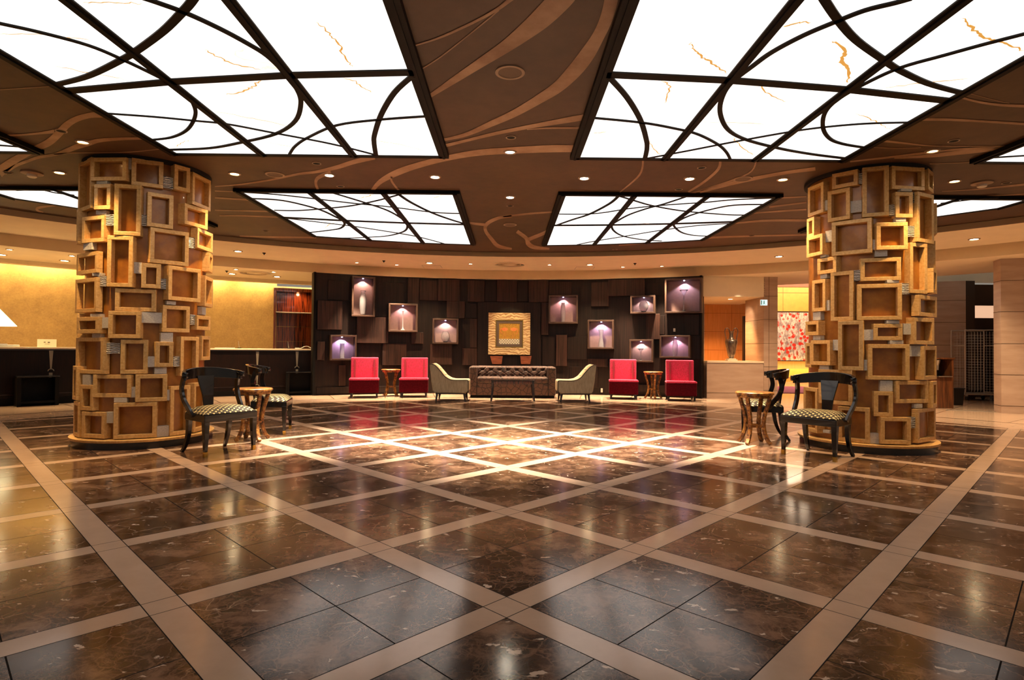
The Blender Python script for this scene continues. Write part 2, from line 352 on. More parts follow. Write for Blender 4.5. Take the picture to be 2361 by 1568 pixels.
for r in ([(0, 262, 3), (120, 248, 4), (245, 240, 3)], [(60, 325, 8), (100, 355, 8), (110, 380, 10), (140, 395, 8), (200, 400, 4)], [(212, 290, 5), (190, 325, 7), (110, 360, 8)], [(605, 10, 4), (590, 80, 4), (500, 160, 2)],
          [(938, 10, 5), (930, 55, 6), (870, 110, 5), (800, 155, 4)], [(1095, 10, 3), (1060, 75, 3), (880, 140, 3), (800, 165, 4)], [(1349, 55, 8), (1200, 75, 7), (1000, 115, 8), (850, 155, 6)],
          [(1310, 175, 3), (1200, 180, 3)], [(1310, 200, 3), (1150, 220, 4)], [(1310, 230, 4), (1100, 245, 3), (1050, 250, 2)], [(1310, 278, 5), (1150, 278, 5), (1000, 290, 3)], [(500, 385, 3), (900, 352, 4), (1310, 340, 3)]): ribbon(r, *D_)
E_ = ((0, 220), 5.6)
for r in ([(1400, 240, 40), (1330, 245, 40), (1150, 260, 35), (980, 310, 38), (860, 385, 45), (780, 470, 50), (640, 600, 48), (480, 680, 40), (330, 760, 42), (200, 830, 48), (90, 910, 60), (-20, 1000, 70)],
          [(700, 465, 25), (500, 490, 14), (250, 512, 12), (-20, 520, 10)], [(1950, 555, 14), (1600, 560, 18), (1300, 580, 25), (1150, 620, 32), (1000, 660, 35), (870, 710, 30), (700, 765, 18), (500, 800, 18), (350, 850, 20), (200, 910, 20), (60, 1000, 30)],
          [(2100, 690, 6), (1700, 730, 5), (1300, 740, 5), (900, 745, 8), (700, 760, 8)], [(0, 1170, 5), (400, 1190, 4), (600, 1195, 3)], [(940, 1410, 4), (700, 1425, 6), (560, 1440, 14), (480, 1460, 18), (490, 1490, 12), (560, 1510, 6)],
          [(-20, -70, 6), (350, -95, 5), (700, -120, 4)]): ribbon(r, *E_)
G_ = ((1960, 180), 4.9)
for r in ([(1200, 205, 12), (1450, 270, 12), (1700, 305, 14), (1990, 318, 16)], [(1330, 170, 3), (1650, 255, 3), (1800, 285, 3)], [(720, 470, 14), (1100, 470, 14), (1500, 490, 12), (1990, 520, 14)],
          [(320, 705, 12), (600, 735, 10), (900, 765, 5), (1300, 770, 4), (1840, 770, 4)], [(230, 780, 3), (500, 795, 3), (800, 785, 3)], [(0, 945, 8), (400, 900, 10), (900, 840, 12), (1300, 800, 10), (1850, 780, 8)],
          [(500, 905, 8), (900, 880, 18), (1300, 835, 25), (1750, 795, 14)], [(900, 970, 4), (1200, 960, 4), (1450, 945, 3)], [(1040, 1280, 4), (1400, 1260, 7), (1700, 1230, 10), (1990, 1200, 12)], [(1400, 1345, 4), (1990, 1310, 6)]): ribbon(r, *G_)
tag(b.build('ceiling', ['brown_ceiling', 'ribbon_paint']), kind='structure')

def annulus(b, c0, R0, z0, c1, R1, z1, n=96):
    a = [(R0 * sin(2 * pi * i / n), c0 + R0 * cos(2 * pi * i / n), z0) for i in range(n)]
    c = [(R1 * sin(2 * pi * i / n), c1 + R1 * cos(2 * pi * i / n), z1) for i in range(n)]
    b.loft([a, c], caps=False)
b = MB(); annulus(b, 2.43, 9.9, 3.2, 2.36, 9.9, 3.05); b.mat = 1; annulus(b, 2.36, 9.9, 3.05, 3.1, 11.3, 3.05); b.mat = 0; annulus(b, 3.1, 11.3, 3.05, 3.0, 11.34, 2.83)
b.mat = 1
# lower flat soffit (outside the ring) out to the cove edge / far right
n = 96; inner = [(11.34 * sin(2 * pi * i / n), 3 + 11.34 * cos(2 * pi * i / n), 2.83) for i in range(n)]
outer = []
for i in range(n):
    a = 2 * pi * i / n
    R = 13.3 if (a > pi * 1.1 and a < 2 * pi - .37) else 14.0
    outer.append((R * sin(a), 3 + R * cos(a), 2.83))
b.loft([inner, outer], caps=False)
tag(b.build('ceiling_soffit', ['warm_fascia', 'cream_plaster']), kind='structure')
# left cove: small fascia + shelf below soffit
AL0, AL1 = radians(-62), radians(-21.5)
b = MB()
def arcwall(b, c, R, z0, z1, a0, a1, n=40, R2=None):
    R2 = R2 or R; p = arc(c, R, a0, a1, n); q = arc(c, R2, a0, a1, n); k = n + 1
    b.add([(x, y, z0) for x, y in p] + [(x, y, z1) for x, y in q], [(i, i + 1, k + i + 1, k + i) for i in range(n)])
arcwall(b, 3, 13.3, 2.83, 2.745, AL0, AL1); b.mat = 1
arcwall(b, 3, 13.3, 2.745, 2.745, AL0, AL1, R2=13.5); arcwall(b, 3, 13.5, 2.745, 2.80, AL0, AL1); arcwall(b, 3, 13.5, 2.8, 2.8, AL0, AL1, R2=13.3)
arcwall(b, 3, 13.3, 3.1, 3.1, AL0, AL1, R2=14.3)
tag(b.build('trim_cove', ['warm_fascia', 'cream_plaster']), kind='structure')
b = MB(); arcwall(b, 3, 13.85, 0, 3.1, AL0, radians(-26.3), 40); tag(b.build('wall_left', 'gold_wall'), kind='structure')
# hidden light tubes of the cove (real lamp strips lying on the cove shelf)
for i in range(9):
    a = AL0 + (AL1 - AL0) * (i + .5) / 9
    if i == 7: a -= .0
    loc = (13.66 * sin(a), 3 + 13.66 * cos(a), 2.9); tg = (13.72 * sin(a), 3 + 13.72 * cos(a), 2.3)
    area('cove_light', loc, tg, 10, 'ffe2a0', .92 if i != 6 else .7, .06)
tag(MB().b2((-12.8, 3, 0), (-12.6, 9.3, 3.1)).build('wall_side', 'gold_wall'), kind='structure')

# ------------------------------------------------------------------ ceiling light panels
XC = [.69, 1.635, 2.59, 3.52]
def yb(x): return 2.43 + sqrt(8.82 ** 2 - x * x)
def ymid2(x): return 9.4 - .033 * x * x
def ymid1(x): return 4.19 + .032 * x * x
muntins = {}
S1 = lambda x, y: (x / 1.9675, y / 1.9675)
S2 = lambda x, y: (1160 + x / 1.9659, y / 1.9659)
S4 = lambda x, y: (480 + x / 1.9271, 360 + y / 1.9271)
S5 = lambda x, y: (1160 + x / 1.8736, 360 + y / 1.8736)
MU = {
 'LP1': (S1, [(.026, [(905, -60), (865, 0), (825, 45), (740, 130), (620, 220), (550, 262), (400, 335), (265, 372)]), (.016, [(-60, 80), (0, 95), (180, 135), (400, 195), (560, 262), (740, 350), (840, 410), (880, 470), (885, 520), (850, 580), (780, 615), (690, 627)]),
   (.02, [(640, -25), (715, 0), (850, 50), (1000, 120), (1120, 185), (1215, 245), (1300, 330), (1350, 400), (1365, 460), (1340, 540), (1250, 600), (1090, 640), (950, 665), (780, 672)]),
   (.012, [(490, 507), (700, 522), (885, 540), (1030, 555), (1240, 595), (1500, 645), (1700, 695)]), (.015, [(1925, 520), (1720, 535), (1530, 560), (1400, 615), (1340, 655), (1315, 690)]), (.024, [(1865, 340), (1790, 410), (1730, 510), (1700, 600), (1697, 640), (1705, 695)])]),
 'RP1': (S2, [(.026, [(1430, -60), (1465, 0), (1520, 80), (1600, 170), (1730, 265), (1800, 310), (1930, 370), (2080, 412)]), (.02, [(1850, -20), (1780, 0), (1640, 35), (1500, 90), (1360, 150), (1220, 225), (1130, 290), (1030, 370), (990, 440), (985, 510), (1020, 580), (1100, 625), (1250, 665), (1400, 692), (1560, 712)]),
   (.018, [(2430, 125), (2361, 143), (2180, 190), (2000, 240), (1800, 297), (1640, 370), (1520, 440), (1460, 500), (1450, 570), (1480, 620), (1540, 645), (1640, 662)]), (.012, [(1840, 547), (1650, 552), (1460, 568), (1300, 590), (1050, 635), (820, 680), (660, 710)]),
   (.015, [(430, 528), (630, 548), (780, 575), (880, 600), (970, 645), (1010, 680), (1028, 712)]), (.024, [(490, 350), (560, 430), (620, 530), (648, 620), (652, 665), (643, 710)])]),
 'LP2': (S4, [(.014, [(150, 155), (300, 165), (480, 185), (650, 205), (820, 222), (1000, 245), (1115, 250)]), (.02, [(200, 184), (330, 192), (480, 228), (560, 262), (605, 290), (590, 315), (540, 325), (455, 335)]), (.016, [(300, 236), (400, 237), (520, 228), (640, 215), (760, 190), (850, 165)]),
   (.018, [(560, 160), (620, 178), (700, 203), (800, 238), (870, 280), (885, 305), (870, 330), (800, 350), (700, 357), (600, 360), (490, 353)]), (.022, [(845, 163), (900, 200), (990, 245), (1070, 275), (1135, 295)]), (.014, [(350, 272), (500, 290), (640, 307), (760, 325), (920, 352), (1040, 383)])]),
 'RP2': (S5, [(.014, [(248, 246), (350, 246), (430, 240), (560, 220), (720, 205), (870, 195), (1000, 183), (1165, 176)]), (.022, [(495, 170), (460, 200), (375, 245), (300, 270), (235, 293)]), (.016, [(510, 170), (560, 185), (640, 208), (760, 230), (880, 242), (980, 249), (1040, 250)]),
   (.018, [(790, 170), (700, 200), (620, 222), (545, 248), (495, 275), (470, 295), (480, 320), (520, 342), (600, 357), (680, 363)]), (.018, [(1130, 204), (1000, 207), (900, 225), (800, 255), (745, 285), (740, 300), (770, 325), (820, 338), (885, 342)]), (.014, [(975, 287), (850, 295), (740, 308), (640, 323), (510, 345), (400, 363), (325, 378)])]),
 'LPm': (lambda x, y: (x, y), [(.014, [(40, 436), (93, 435), (128, 442), (169, 447)])]), 'LP0': (lambda x, y: (x, y), [(.014, [(-40, 330), (0, 331.6), (45, 335)])]),
 'RP0': (lambda x, y: (x, y), [(.014, [(2295, 359.6), (2361, 355.5), (2400, 354)])]), 'RPm': (lambda x, y: (x, y), [(.014, [(2170, 466), (2195, 463), (2258, 455.5), (2300, 453)])]),
}
VEIN = {'LP1': [(.007, [(1440, 95), (1490, 145), (1540, 200), (1560, 250), (1600, 300)]), (.006, [(1550, 345), (1610, 365), (1650, 395), (1690, 415)]), (.007, [(930, 220), (1000, 260), (1080, 290), (1180, 312)]), (.007, [(1180, 352), (1150, 385), (1100, 410), (1030, 425)]),
  (.004, [(250, 297), (400, 325), (580, 358)]), (.004, [(970, 500), (1150, 535), (1340, 575)]), (.004, [(790, 668), (830, 645), (860, 632)]), (.004, [(1200, 640), (1350, 665), (1560, 685)]), (.004, [(1660, 630), (1800, 650), (1950, 688)]), (.004, [(0, 148), (200, 155), (410, 178)]), (.004, [(370, 2), (520, 8), (640, 10)])],
 'RP1': [(.008, [(845, 190), (880, 230), (920, 265), (970, 300), (1015, 325)]), (.007, [(720, 362), (755, 390), (735, 465)]), (.014, [(1490, 180), (1550, 225), (1535, 270), (1560, 310), (1565, 370)]), (.006, [(1170, 382), (1200, 420), (1280, 460)]), (.01, [(2090, 75), (2130, 130), (2200, 170), (2280, 190), (2361, 225)]),
  (.006, [(1740, 395), (1900, 372), (2100, 355)]), (.006, [(660, 635), (690, 680), (715, 698)]), (.006, [(1040, 620), (1090, 670), (1140, 700)]), (.007, [(1270, 115), (1330, 100), (1400, 95)]), (.005, [(410, 600), (440, 598), (465, 592)]), (.005, [(1600, 510), (1680, 545), (1750, 585)]), (.003, [(900, 550), (1040, 552), (1180, 558)])],
 'LP2': [(.008, [(670, 185), (700, 178), (740, 166)]), (.007, [(1000, 185), (1020, 178), (1045, 170)]), (.008, [(515, 318), (550, 298), (585, 292)]), (.007, [(1060, 322), (1085, 312), (1110, 310)]), (.006, [(640, 278), (760, 282), (840, 284)])],
 'RP2': [(.005, [(560, 282), (600, 288), (640, 290)]), (.005, [(440, 350), (470, 348), (500, 352)])]}
def cr(P, n=5):
    Q = []
    for i in range(len(P) - 1):
        p0, p1, p2, p3 = P[max(i - 1, 0)], P[i], P[i + 1], P[min(i + 2, len(P) - 1)]
        for k in range(n):
            t = k / n; Q.append(tuple(.5 * (2 * b1 + (c - a) * t + (2 * a - 5 * b1 + 4 * c - d) * t * t + (3 * b1 - a - 3 * c + d) * t ** 3) for a, b1, c, d in zip(p0, p1, p2, p3)))
    Q.append(tuple(P[-1])); return Q
def light_panel(key, xs, rows, label):
    """xs: column edges, rows: functions y(x) per row edge"""
    t = empty('ceiling_light_panel', (0, 0, ZC), label=label, cat='light', group='backlit stone panels in the ceiling')
    g = .035
    for a in range(len(xs) - 1):
        for r in range(len(rows) - 1):
            x0, x1 = sorted((xs[a], xs[a + 1])); q = [(x0 + g, rows[r](x0) + g, -.035), (x1 - g, rows[r](x1) + g, -.035), (x1 - g, rows[r + 1](x1) - g, -.035), (x0 + g, rows[r + 1](x0) - g, -.035)]
            mb = MB(); mb.add(q + [(p[0], p[1], -.005) for p in q], [(0, 1, 2, 3), (7, 6, 5, 4), (0, 4, 5, 1), (1, 5, 6, 2), (2, 6, 7, 3), (3, 7, 4, 0)])
            mb.build('light_pane', 'onyx', t)
    fr = MB()
    for x in xs:
        w = .05 if x in (xs[0], xs[-1]) else .042
        fr.b2((x - w, rows[0](x) - .03, -.045), (x + w, rows[-1](x) + .03, 0))
        fr.b2((x - .012, rows[0](x) - .02, -.055), (x + .012, rows[-1](x) + .02, -.04))
    for r in rows:
        for a in range(len(xs) - 1):
            p, q = sorted((xs[a], xs[a + 1])); w = .032 if r in (rows[0], rows[-1]) else .045
            fr.add([(p, r(p) - w, 0), (q, r(q) - w, 0), (q, r(q) + w, 0), (p, r(p) + w, 0), (p, r(p) - w, -.045), (q, r(q) - w, -.045), (q, r(q) + w, -.045), (p, r(p) + w, -.045)], [(0, 1, 2, 3), (7, 6, 5, 4), (0, 4, 5, 1), (1, 5, 6, 2), (2, 6, 7, 3), (3, 7, 4, 0)])
    fr.build('metal_frame', 'dark_metal', t)
    tf, arcs = MU[key]
    vb = MB()
    for w, pts in VEIN.get(key, []):
        rg_ = random.Random(len(pts) * 7 + int(pts[0][0])); Q = cr(pts, 7); Lr = []
        P3 = [Vector((*atz(*tf(*p), 3.12), -.0375)) + Vector((rg_.uniform(-1, 1), rg_.uniform(-1, 1), 0)) * .012 for p in Q]
        for i, p in enumerate(P3):
            d_ = P3[min(i + 1, len(P3) - 1)] - P3[max(i - 1, 0)]; d_.normalize(); wv_ = w * (1 - abs(2 * i / (len(P3) - 1) - 1) ** 3 * .8) * rg_.uniform(.6, 1.2)
            nn2 = Vector((-d_.y, d_.x, 0)) * wv_; Lr.append([p + nn2, p - nn2, p - nn2 + Vector((0, 0, .003)), p + nn2 + Vector((0, 0, .003))])
        vb.loft(Lr)
    if vb.v: vb.build('stone_vein', 'onyx_vein', t)
    for w, pts in arcs:
        ex_ = lambda a, c: (a[0] + (a[0] - c[0]) * .06, a[1] + (a[1] - c[1]) * .06)
        pts = [ex_(pts[0], pts[1])] + pts[1:-1] + [ex_(pts[-1], pts[-2])]
        P3 = [(*atz(*tf(*p), 3.125), -.045) for p in cr(pts)]
        mb = MB(); mb.tube(P3, 0, sq=(w, .008), up=(1, .001, 0))
        # keep strip flat: build explicitly
        mb = MB(); L = []
        for i, p in enumerate(P3):
            a = P3[max(i - 1, 0)]; c = P3[min(i + 1, len(P3) - 1)]; dx, dy = c[0] - a[0], c[1] - a[1]; l = hypot(dx, dy) or 1
            nx, ny = -dy / l * w, dx / l * w
            L.append([(p[0] + nx, p[1] + ny, -.036), (p[0] - nx, p[1] - ny, -.036), (p[0] - nx, p[1] - ny, -.046), (p[0] + nx, p[1] + ny, -.046)])
        mb.loft(L); mb.build('curved_bar', 'dark_metal', t)
    return t
light_panel('LP1', [-x for x in XC][::-1], [lambda x: 13.6 - yb(x), ymid1, lambda x: 6.08], 'large backlit white stone ceiling panel nearest the camera, left of the aisle')
light_panel('RP1', XC, [lambda x: 13.6 - yb(x), ymid1, lambda x: 6.08], 'large backlit white stone ceiling panel nearest the camera, right of the aisle')
light_panel('LP2', [-x for x in XC][::-1], [lambda x: 7.53, ymid2, yb], 'far backlit ceiling panel on the left, before the reception soffit')
light_panel('RP2', XC, [lambda x: 7.53, ymid2, yb], 'far backlit ceiling panel on the right, before the dark wall')
XO = [4.94, 5.885, 6.83]
light_panel('LP0', [-x for x in XO][::-1], [lambda x: 13.6 - yb(x) + .3, lambda x: 6.08], 'ceiling panel cut by the left picture edge, above and before the left column')
light_panel('RP0', XO, [lambda x: 13.6 - yb(x) + .3, lambda x: 6.08], 'ceiling panel cut by the right picture edge, above and before the right column')
light_panel('LPm', [-x for x in XO][::-1], [lambda x: 7.53, yb], 'bright ceiling panel partly hidden behind the left column')
light_panel('RPm', XO, [lambda x: 7.53, yb], 'bright ceiling panel partly hidden behind the right column')

# ------------------------------------------------------------------ downlights and small ceiling fittings
def downlight(px, py, z, r, matn, label, grp, power=0, col=WARM, size=70, blend=.7, aim=None):
    x, y = atz(px, py, z)
    t = empty('downlight', (x, y, z), label=label, cat='downlight', group=grp)
    MB().lathe([(r * .8, -.002), (r * .84, -.012), (r * 1.15, -.010), (r * 1.2, 0), (r * .8, 0)], n=24).build('trim_ring', 'speaker_ring', t, smooth=30)
    MB().lathe([(.001, -.004), (r * .8, -.004), (r * .8, -.001), (.001, -.001)], n=20).build('lamp_lens', matn, t)
    if power:
        aim = aim or (x, y, 0); spot('downlight_lamp', (x, y, z - .02), aim, power, col, size, blend, r * .7)
    return x, y
cs = [(1176, 350, 'bright ceiling downlight above the aisle, nearer the camera', 950), (759, 403, 'leftmost bright downlight in the row before the far panels', 950), (1003, 407, 'bright downlight just left of the aisle, above the far left panel corner', 950),
      (1347, 410, 'bright downlight just right of the aisle, above the far right panel corner', 950), (1590, 411, 'rightmost bright downlight in the row before the far panels', 950), (1176, 454, 'bright ceiling downlight between the two far light panels', 950)]
for px, py, lb, pw in cs: downlight(px, py, ZC, .06, 'lamp_hot', lb, 'bright downlights in the brown ceiling', pw, HOTW, 52, .9)
for px, py, lb in ((192, 327, 'soft yellow downlight in the brown ceiling, above left of the left column'), (137, 397, 'soft yellow downlight beside the smoke detector at far left'), (541, 400, 'soft yellow downlight just right of the left column top'),
                   (1805, 413, 'soft yellow downlight just left of the right column top'), (2150, 348, 'soft yellow downlight above the right column'), (2201, 417, 'soft yellow downlight just right of the right column top')):
    downlight(px, py, ZC, .06, 'lamp_warm', lb, 'soft yellow downlights around the columns', 105, 'ffd090', 80, .8)
ws = [(823, 605, 'small soffit downlight, leftmost above the dark wall'), (915, 610, 'small soffit downlight second from left above the dark wall'), (1085, 608, 'small soffit downlight just left of the round air vent'),
      (1267, 610, 'small soffit downlight just right of the round air vent'), (1436, 615, 'small soffit downlight right of the right ceiling hatch'), (1526, 613, 'small soffit downlight, rightmost above the dark wall')]
for px, py, lb in ws:
    x, y = atz(px, py, 3.05); downlight(px, py, 3.05, .045, 'lamp_soft', lb, 'small downlights above the dark wall', 520, 'ffe0b8', 58, .7, (x * .99, y - .05, 0))
for px, py, lb, pw in ((549, 579, 'wide soffit downlight right of the left column', 250), (1796, 591, 'wide soffit downlight left of the right column', 250), (2246, 551, 'wide tilted downlight at the right end of the cream soffit', 250), (990, 606, 'wide soffit downlight above the left ceiling hatch', 250), (1360, 610, 'wide soffit downlight above the right ceiling hatch', 250)):
    downlight(px, py, 3.05, .075, 'lamp_soft', lb, 'wide downlights in the cream soffit', pw, 'ffdcaa', 110, .9)
for px, py, lb in ((22, 574.7, 'small reception downlight at the far left edge'), (166, 589.3, 'small reception downlight beside the left column'), (544, 620.6, 'small reception downlight left of the round vent'), (631, 626.6, 'small reception downlight right of the round vent')):
    downlight(px, py, 2.83, .05, 'lamp_soft', lb, 'small downlights over the reception', 60, 'ffdca0', 70, .8)
for px, py, lb in ((3, 586.8, 'wide reception downlight at the far left edge'), (149, 600.6, 'wide reception downlight near the left column'), (535, 631, 'wide reception downlight nearest the right side of the left column'), (638.6, 637.6, 'wide reception downlight above the rosewood cabinet')):
    downlight(px, py, 2.83, .08, 'lamp_soft', lb, 'wide downlights over the reception', 50, 'ffdca0', 120, .9)
for px, py, lb in ((54, 618, 'flat downlight strip spot at the cove edge, left'), (552.5, 648.5, 'flat downlight spot at the cove edge, right of the left column')):
    pass
def ringfit(name, px, py, z, r, label, grp, inner='grey_grille', cat='speaker'):
    x, y = atz(px, py, z); t = empty(name, (x, y, z), label=label, cat=cat, group=grp)
    MB().lathe([(r * .8, 0), (r * .8, -.008), (r, -.008), (r, 0)], n=28).build('rim', 'speaker_ring', t)
    MB().cyl((0, 0, -.005), r * .8, .004).build('grille', inner, t)
ringfit('ceiling_speaker', 1176, 166, ZC, .11, 'large round ceiling speaker above the aisle', 'round ceiling speakers')
ringfit('ceiling_speaker', 1176, 518, ZC, .11, 'round speaker between the far ends of the two far panels', 'round ceiling speakers')
ringfit('ceiling_speaker', 634, 402, ZC, .11, 'round speaker right of the left column', 'round ceiling speakers')
ringfit('ceiling_speaker', 1713, 412, ZC, .11, 'round speaker left of the right column', 'round ceiling speakers')
for px, py, lb in ((1178, 316, 'small ring detector above the nearest aisle downlight'), (1176, 474, 'small ring detector below the farther aisle downlight'), (141, 301, 'small ring detector on the tan swirl at far left'), (730, 376, 'small ring detector under the near left panel'),
                   (785, 429, 'small ring detector over the far left panel'), (1565, 436, 'small ring detector over the far right panel'), (1618, 386, 'small ring detector under the near right panel'), (2199, 324, 'small ring detector above the right column light'), (2320, 421, 'small ring detector at the far right'), (18, 397, 'small ring detector at the far left edge'),
                   (925, 566, 'small ring detector behind the far left panel'), (1418, 575, 'small ring detector behind the far right panel'), (613, 532, 'small ring detector left of the far left panel'), (1733, 543, 'small ring detector right of the far right panel')):
    ringfit('ceiling_detector', px, py, ZC, .05, lb, 'small ring detectors', 'panel_backing', 'detector')
for px, py, lb in ((74, 398, 'white domed smoke detector at far left of the brown ceiling'), (2264, 421, 'white domed smoke detector at far right of the brown ceiling')):
    x, y = atz(px, py, ZC); t = empty('smoke_detector', (x, y, ZC), label=lb, cat='smoke detector', group='domed smoke detectors')
    MB().lathe([(.11, 0), (.11, -.015), (.07, -.025), (.001, -.025)]).build('mount_plate', 'speaker_ring', t, smooth=40); MB().lathe([(.05, -.025), (.05, -.05), (.035, -.06), (.001, -.06)]).build('sensor_dome', 'white_plastic', t, smooth=40)
def vent(px, py, z, label):
    x, y = atz(px, py, z); t = empty('round_air_vent', (x, y, z), label=label, cat='air vent', group='round soffit vents')
    for i, r in enumerate((.36, .27, .18)):
        MB().lathe([(r, 0), (r, -.02), (r - .025, -.025), (r - .03, 0)], n=40).build('vent_ring', 'warm_fascia' if i else 'cream_plaster', t, smooth=30)
    MB().cyl((0, 0, -.018), .14, .015).build('vent_core', 'cream_plaster', t)
vent(1175, 609, 3.05, 'round air vent in the cream soffit, centre'); vent(588.5, 628.8, 2.83, 'round air vent over the reception desk')
for q, lb in ((((974, 611), (1014, 611), (1022, 618.5), (976, 618.5)), 'square ceiling hatch in the soffit left of the vent'), (((1326, 616), (1373, 615), (1368, 621.5), (1323, 621.5)), 'square ceiling hatch in the soffit right of the vent')):
    pts = [atz(*p, 3.05) for p in q]; x = sum(p[0] for p in pts) / 4; y = sum(p[1] for p in pts) / 4
    t = empty('ceiling_hatch', (x, y, 3.05), label=lb, cat='hatch', group='soffit hatches')
    MB().box((0, 0, -.001), (.44, .44, .003)).build('frame', 'inlay', t); MB().box((0, 0, -.003), (.42, .42, .003)).build('door_panel', 'cream_plaster', t)
for deg in (62, 82, 102, 122, -70, -95, -120): 
    a_ = radians(deg); q = (10.6 * sin(a_), 2.7 + 10.6 * cos(a_)); spot('added_soffit_spot', (*q, 3.0), (*q, 0), 170, WARM, 120, .9, .06)  # added unseen spots without fixtures, brightening the walls beyond the downlight ring
for px, py, z, lb in ((609, 583, 3.05, 'tiny black sprinkler in the soffit right of the left column'), (885, 601, 3.05, 'tiny black sprinkler in the soffit left of centre'), (1464, 607, 3.05, 'tiny black sprinkler in the soffit right of centre'), (1735, 640, 2.83, 'tiny black sprinkler near the square stone pillar'), (523, 624.5, 2.83, 'tiny black sprinkler over the reception')):
    x, y = atz(px, py, z); tag(MB().lathe([(.035, 0), (.03, -.015), (.012, -.02), (.012, -.04), (.001, -.04)], n=16).build('sprinkler', 'dark_metal', loc=(x, y, z)), lb, 'sprinkler', 'tiny soffit sprinklers')

# ------------------------------------------------------------------ dark feature wall
WC, WR = 5.1, 9.4
def wp_(px, py, R=WR): return atc(px, py, 0, WC, R, True)
AE = math.asin(4.46 / WR)
wall = MB(); n = 48; k = 0
P = arc(WC, WR, -AE, AE, n); Q = arc(WC, WR + .18, -AE - .003, AE + .003, n)
wall.loft([[(P[i][0], P[i][1], 0), (Q[i][0], Q[i][1], 0), (Q[i][0], Q[i][1], 2.83), (P[i][0], P[i][1], 2.83)] for i in range(n + 1)])
wallo = tag(wall.build('wall_back', 'wenge'), kind='structure')
def wblock(x0, y0, x1, y1, p, mat='wenge_light', name='wall_panel', parent=None, inset=0):
    a = wp_(x0, (y0 + y1) / 2, WR - p); c = wp_(x1, (y0 + y1) / 2, WR - p); xm = (x0 + x1) / 2
    z1 = wp_(xm, y0, WR - p).z; z0 = wp_(xm, y1, WR - p).z
    t = (c - a); t.z = 0; w = t.length; ang = atan2(t.y, t.x); mid = (a + c) / 2
    nrm = Vector((-sin(ang), cos(ang), 0)); d = p + .06
    cen = mid + nrm * (d / 2); z1 = min(z1, 2.82); z0 = max(z0, .02)
    return cen, w, d, z0, z1, ang
W = lambda o: (lambda x0, y0, x1, y1: (o + x0 / 5.225, 620 + y0 / 5.225, o + x1 / 5.225, 620 + y1 / 5.225))
w1, w2, w3, w4 = W(720), W(940), W(1170), W(1390)
BL = [(w1(65, 385, 365, 730), .12), (w1(190, 140, 455, 378), .03), (w1(535, 580, 915, 895), .12), (w1(760, 165, 1110, 578), .03), (w1(845, 900, 1130, 1160), .08), (w1(60, 875, 150, 1100), .07), (w1(318, 1160, 400, 1410), .05), (w1(50, 1415, 1240, 1495), .02),
      (w2(0, 110, 138, 432), .10), (w2(145, 140, 360, 378), .05), (w2(365, 125, 628, 387), .12), (w2(470, 389, 688, 593), .12), (w2(725, 138, 925, 395), .10), (w2(1075, 135, 1250, 395), .08), (w2(690, 418, 830, 596), .03), (w2(45, 765, 187, 900), .1), (w2(270, 908, 537, 1155), .09), (w2(752, 600, 835, 950), .06), (w2(658, 957, 835, 1160), .05), (w2(925, 165, 1070, 395), .02),
      (w3(0, 135, 115, 400), .08), (w3(258, 135, 492, 400), .1), (w3(408, 404, 494, 795), .1), (w3(500, 155, 772, 312), .05), (w3(1010, 160, 1218, 450), .08), (w3(585, 795, 718, 1170), .09), (w3(722, 813, 955, 1090), .04), (w3(420, 808, 575, 1160), .03), (w3(965, 1083, 1207, 1180), .09), (w3(1030, 1185, 1090, 1430), .04), (w3(745, 1178, 895, 1350), .03), (w3(115, 165, 250, 395), .02),
      (w4(65, 125, 505, 323), .12), (w4(528, 542, 685, 848), .09), (w4(980, 550, 1160, 796), .03), (w4(508, 175, 740, 318), .02), (w4(70, 1130, 118, 1430), .04), (w4(640, 560, 745, 790), .03), (w4(1062, 810, 1165, 1090), .04), (w4(60, 1400, 1190, 1480), .02)]
for r, p in BL:
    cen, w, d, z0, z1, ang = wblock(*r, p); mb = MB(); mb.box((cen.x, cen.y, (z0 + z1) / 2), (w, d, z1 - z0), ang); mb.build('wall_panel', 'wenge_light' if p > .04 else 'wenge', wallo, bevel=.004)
# picture surround
cen, w, d, z0, z1, ang = wblock(1101, 697, 1247, 850, .05); MB().box((cen.x, cen.y, (z0 + z1) / 2), (w, d, z1 - z0), ang).build('picture_surround', 'wenge', wallo, bevel=.004)
# end post
for sx in (-1, 1):
    x = sx * 4.47; MB().box((x, WC + sqrt(WR * WR - 4.47 ** 2) + .02, 1.415), (.05, .2, 2.83), -sx * .49).build('end_post', 'dark_base', wallo)
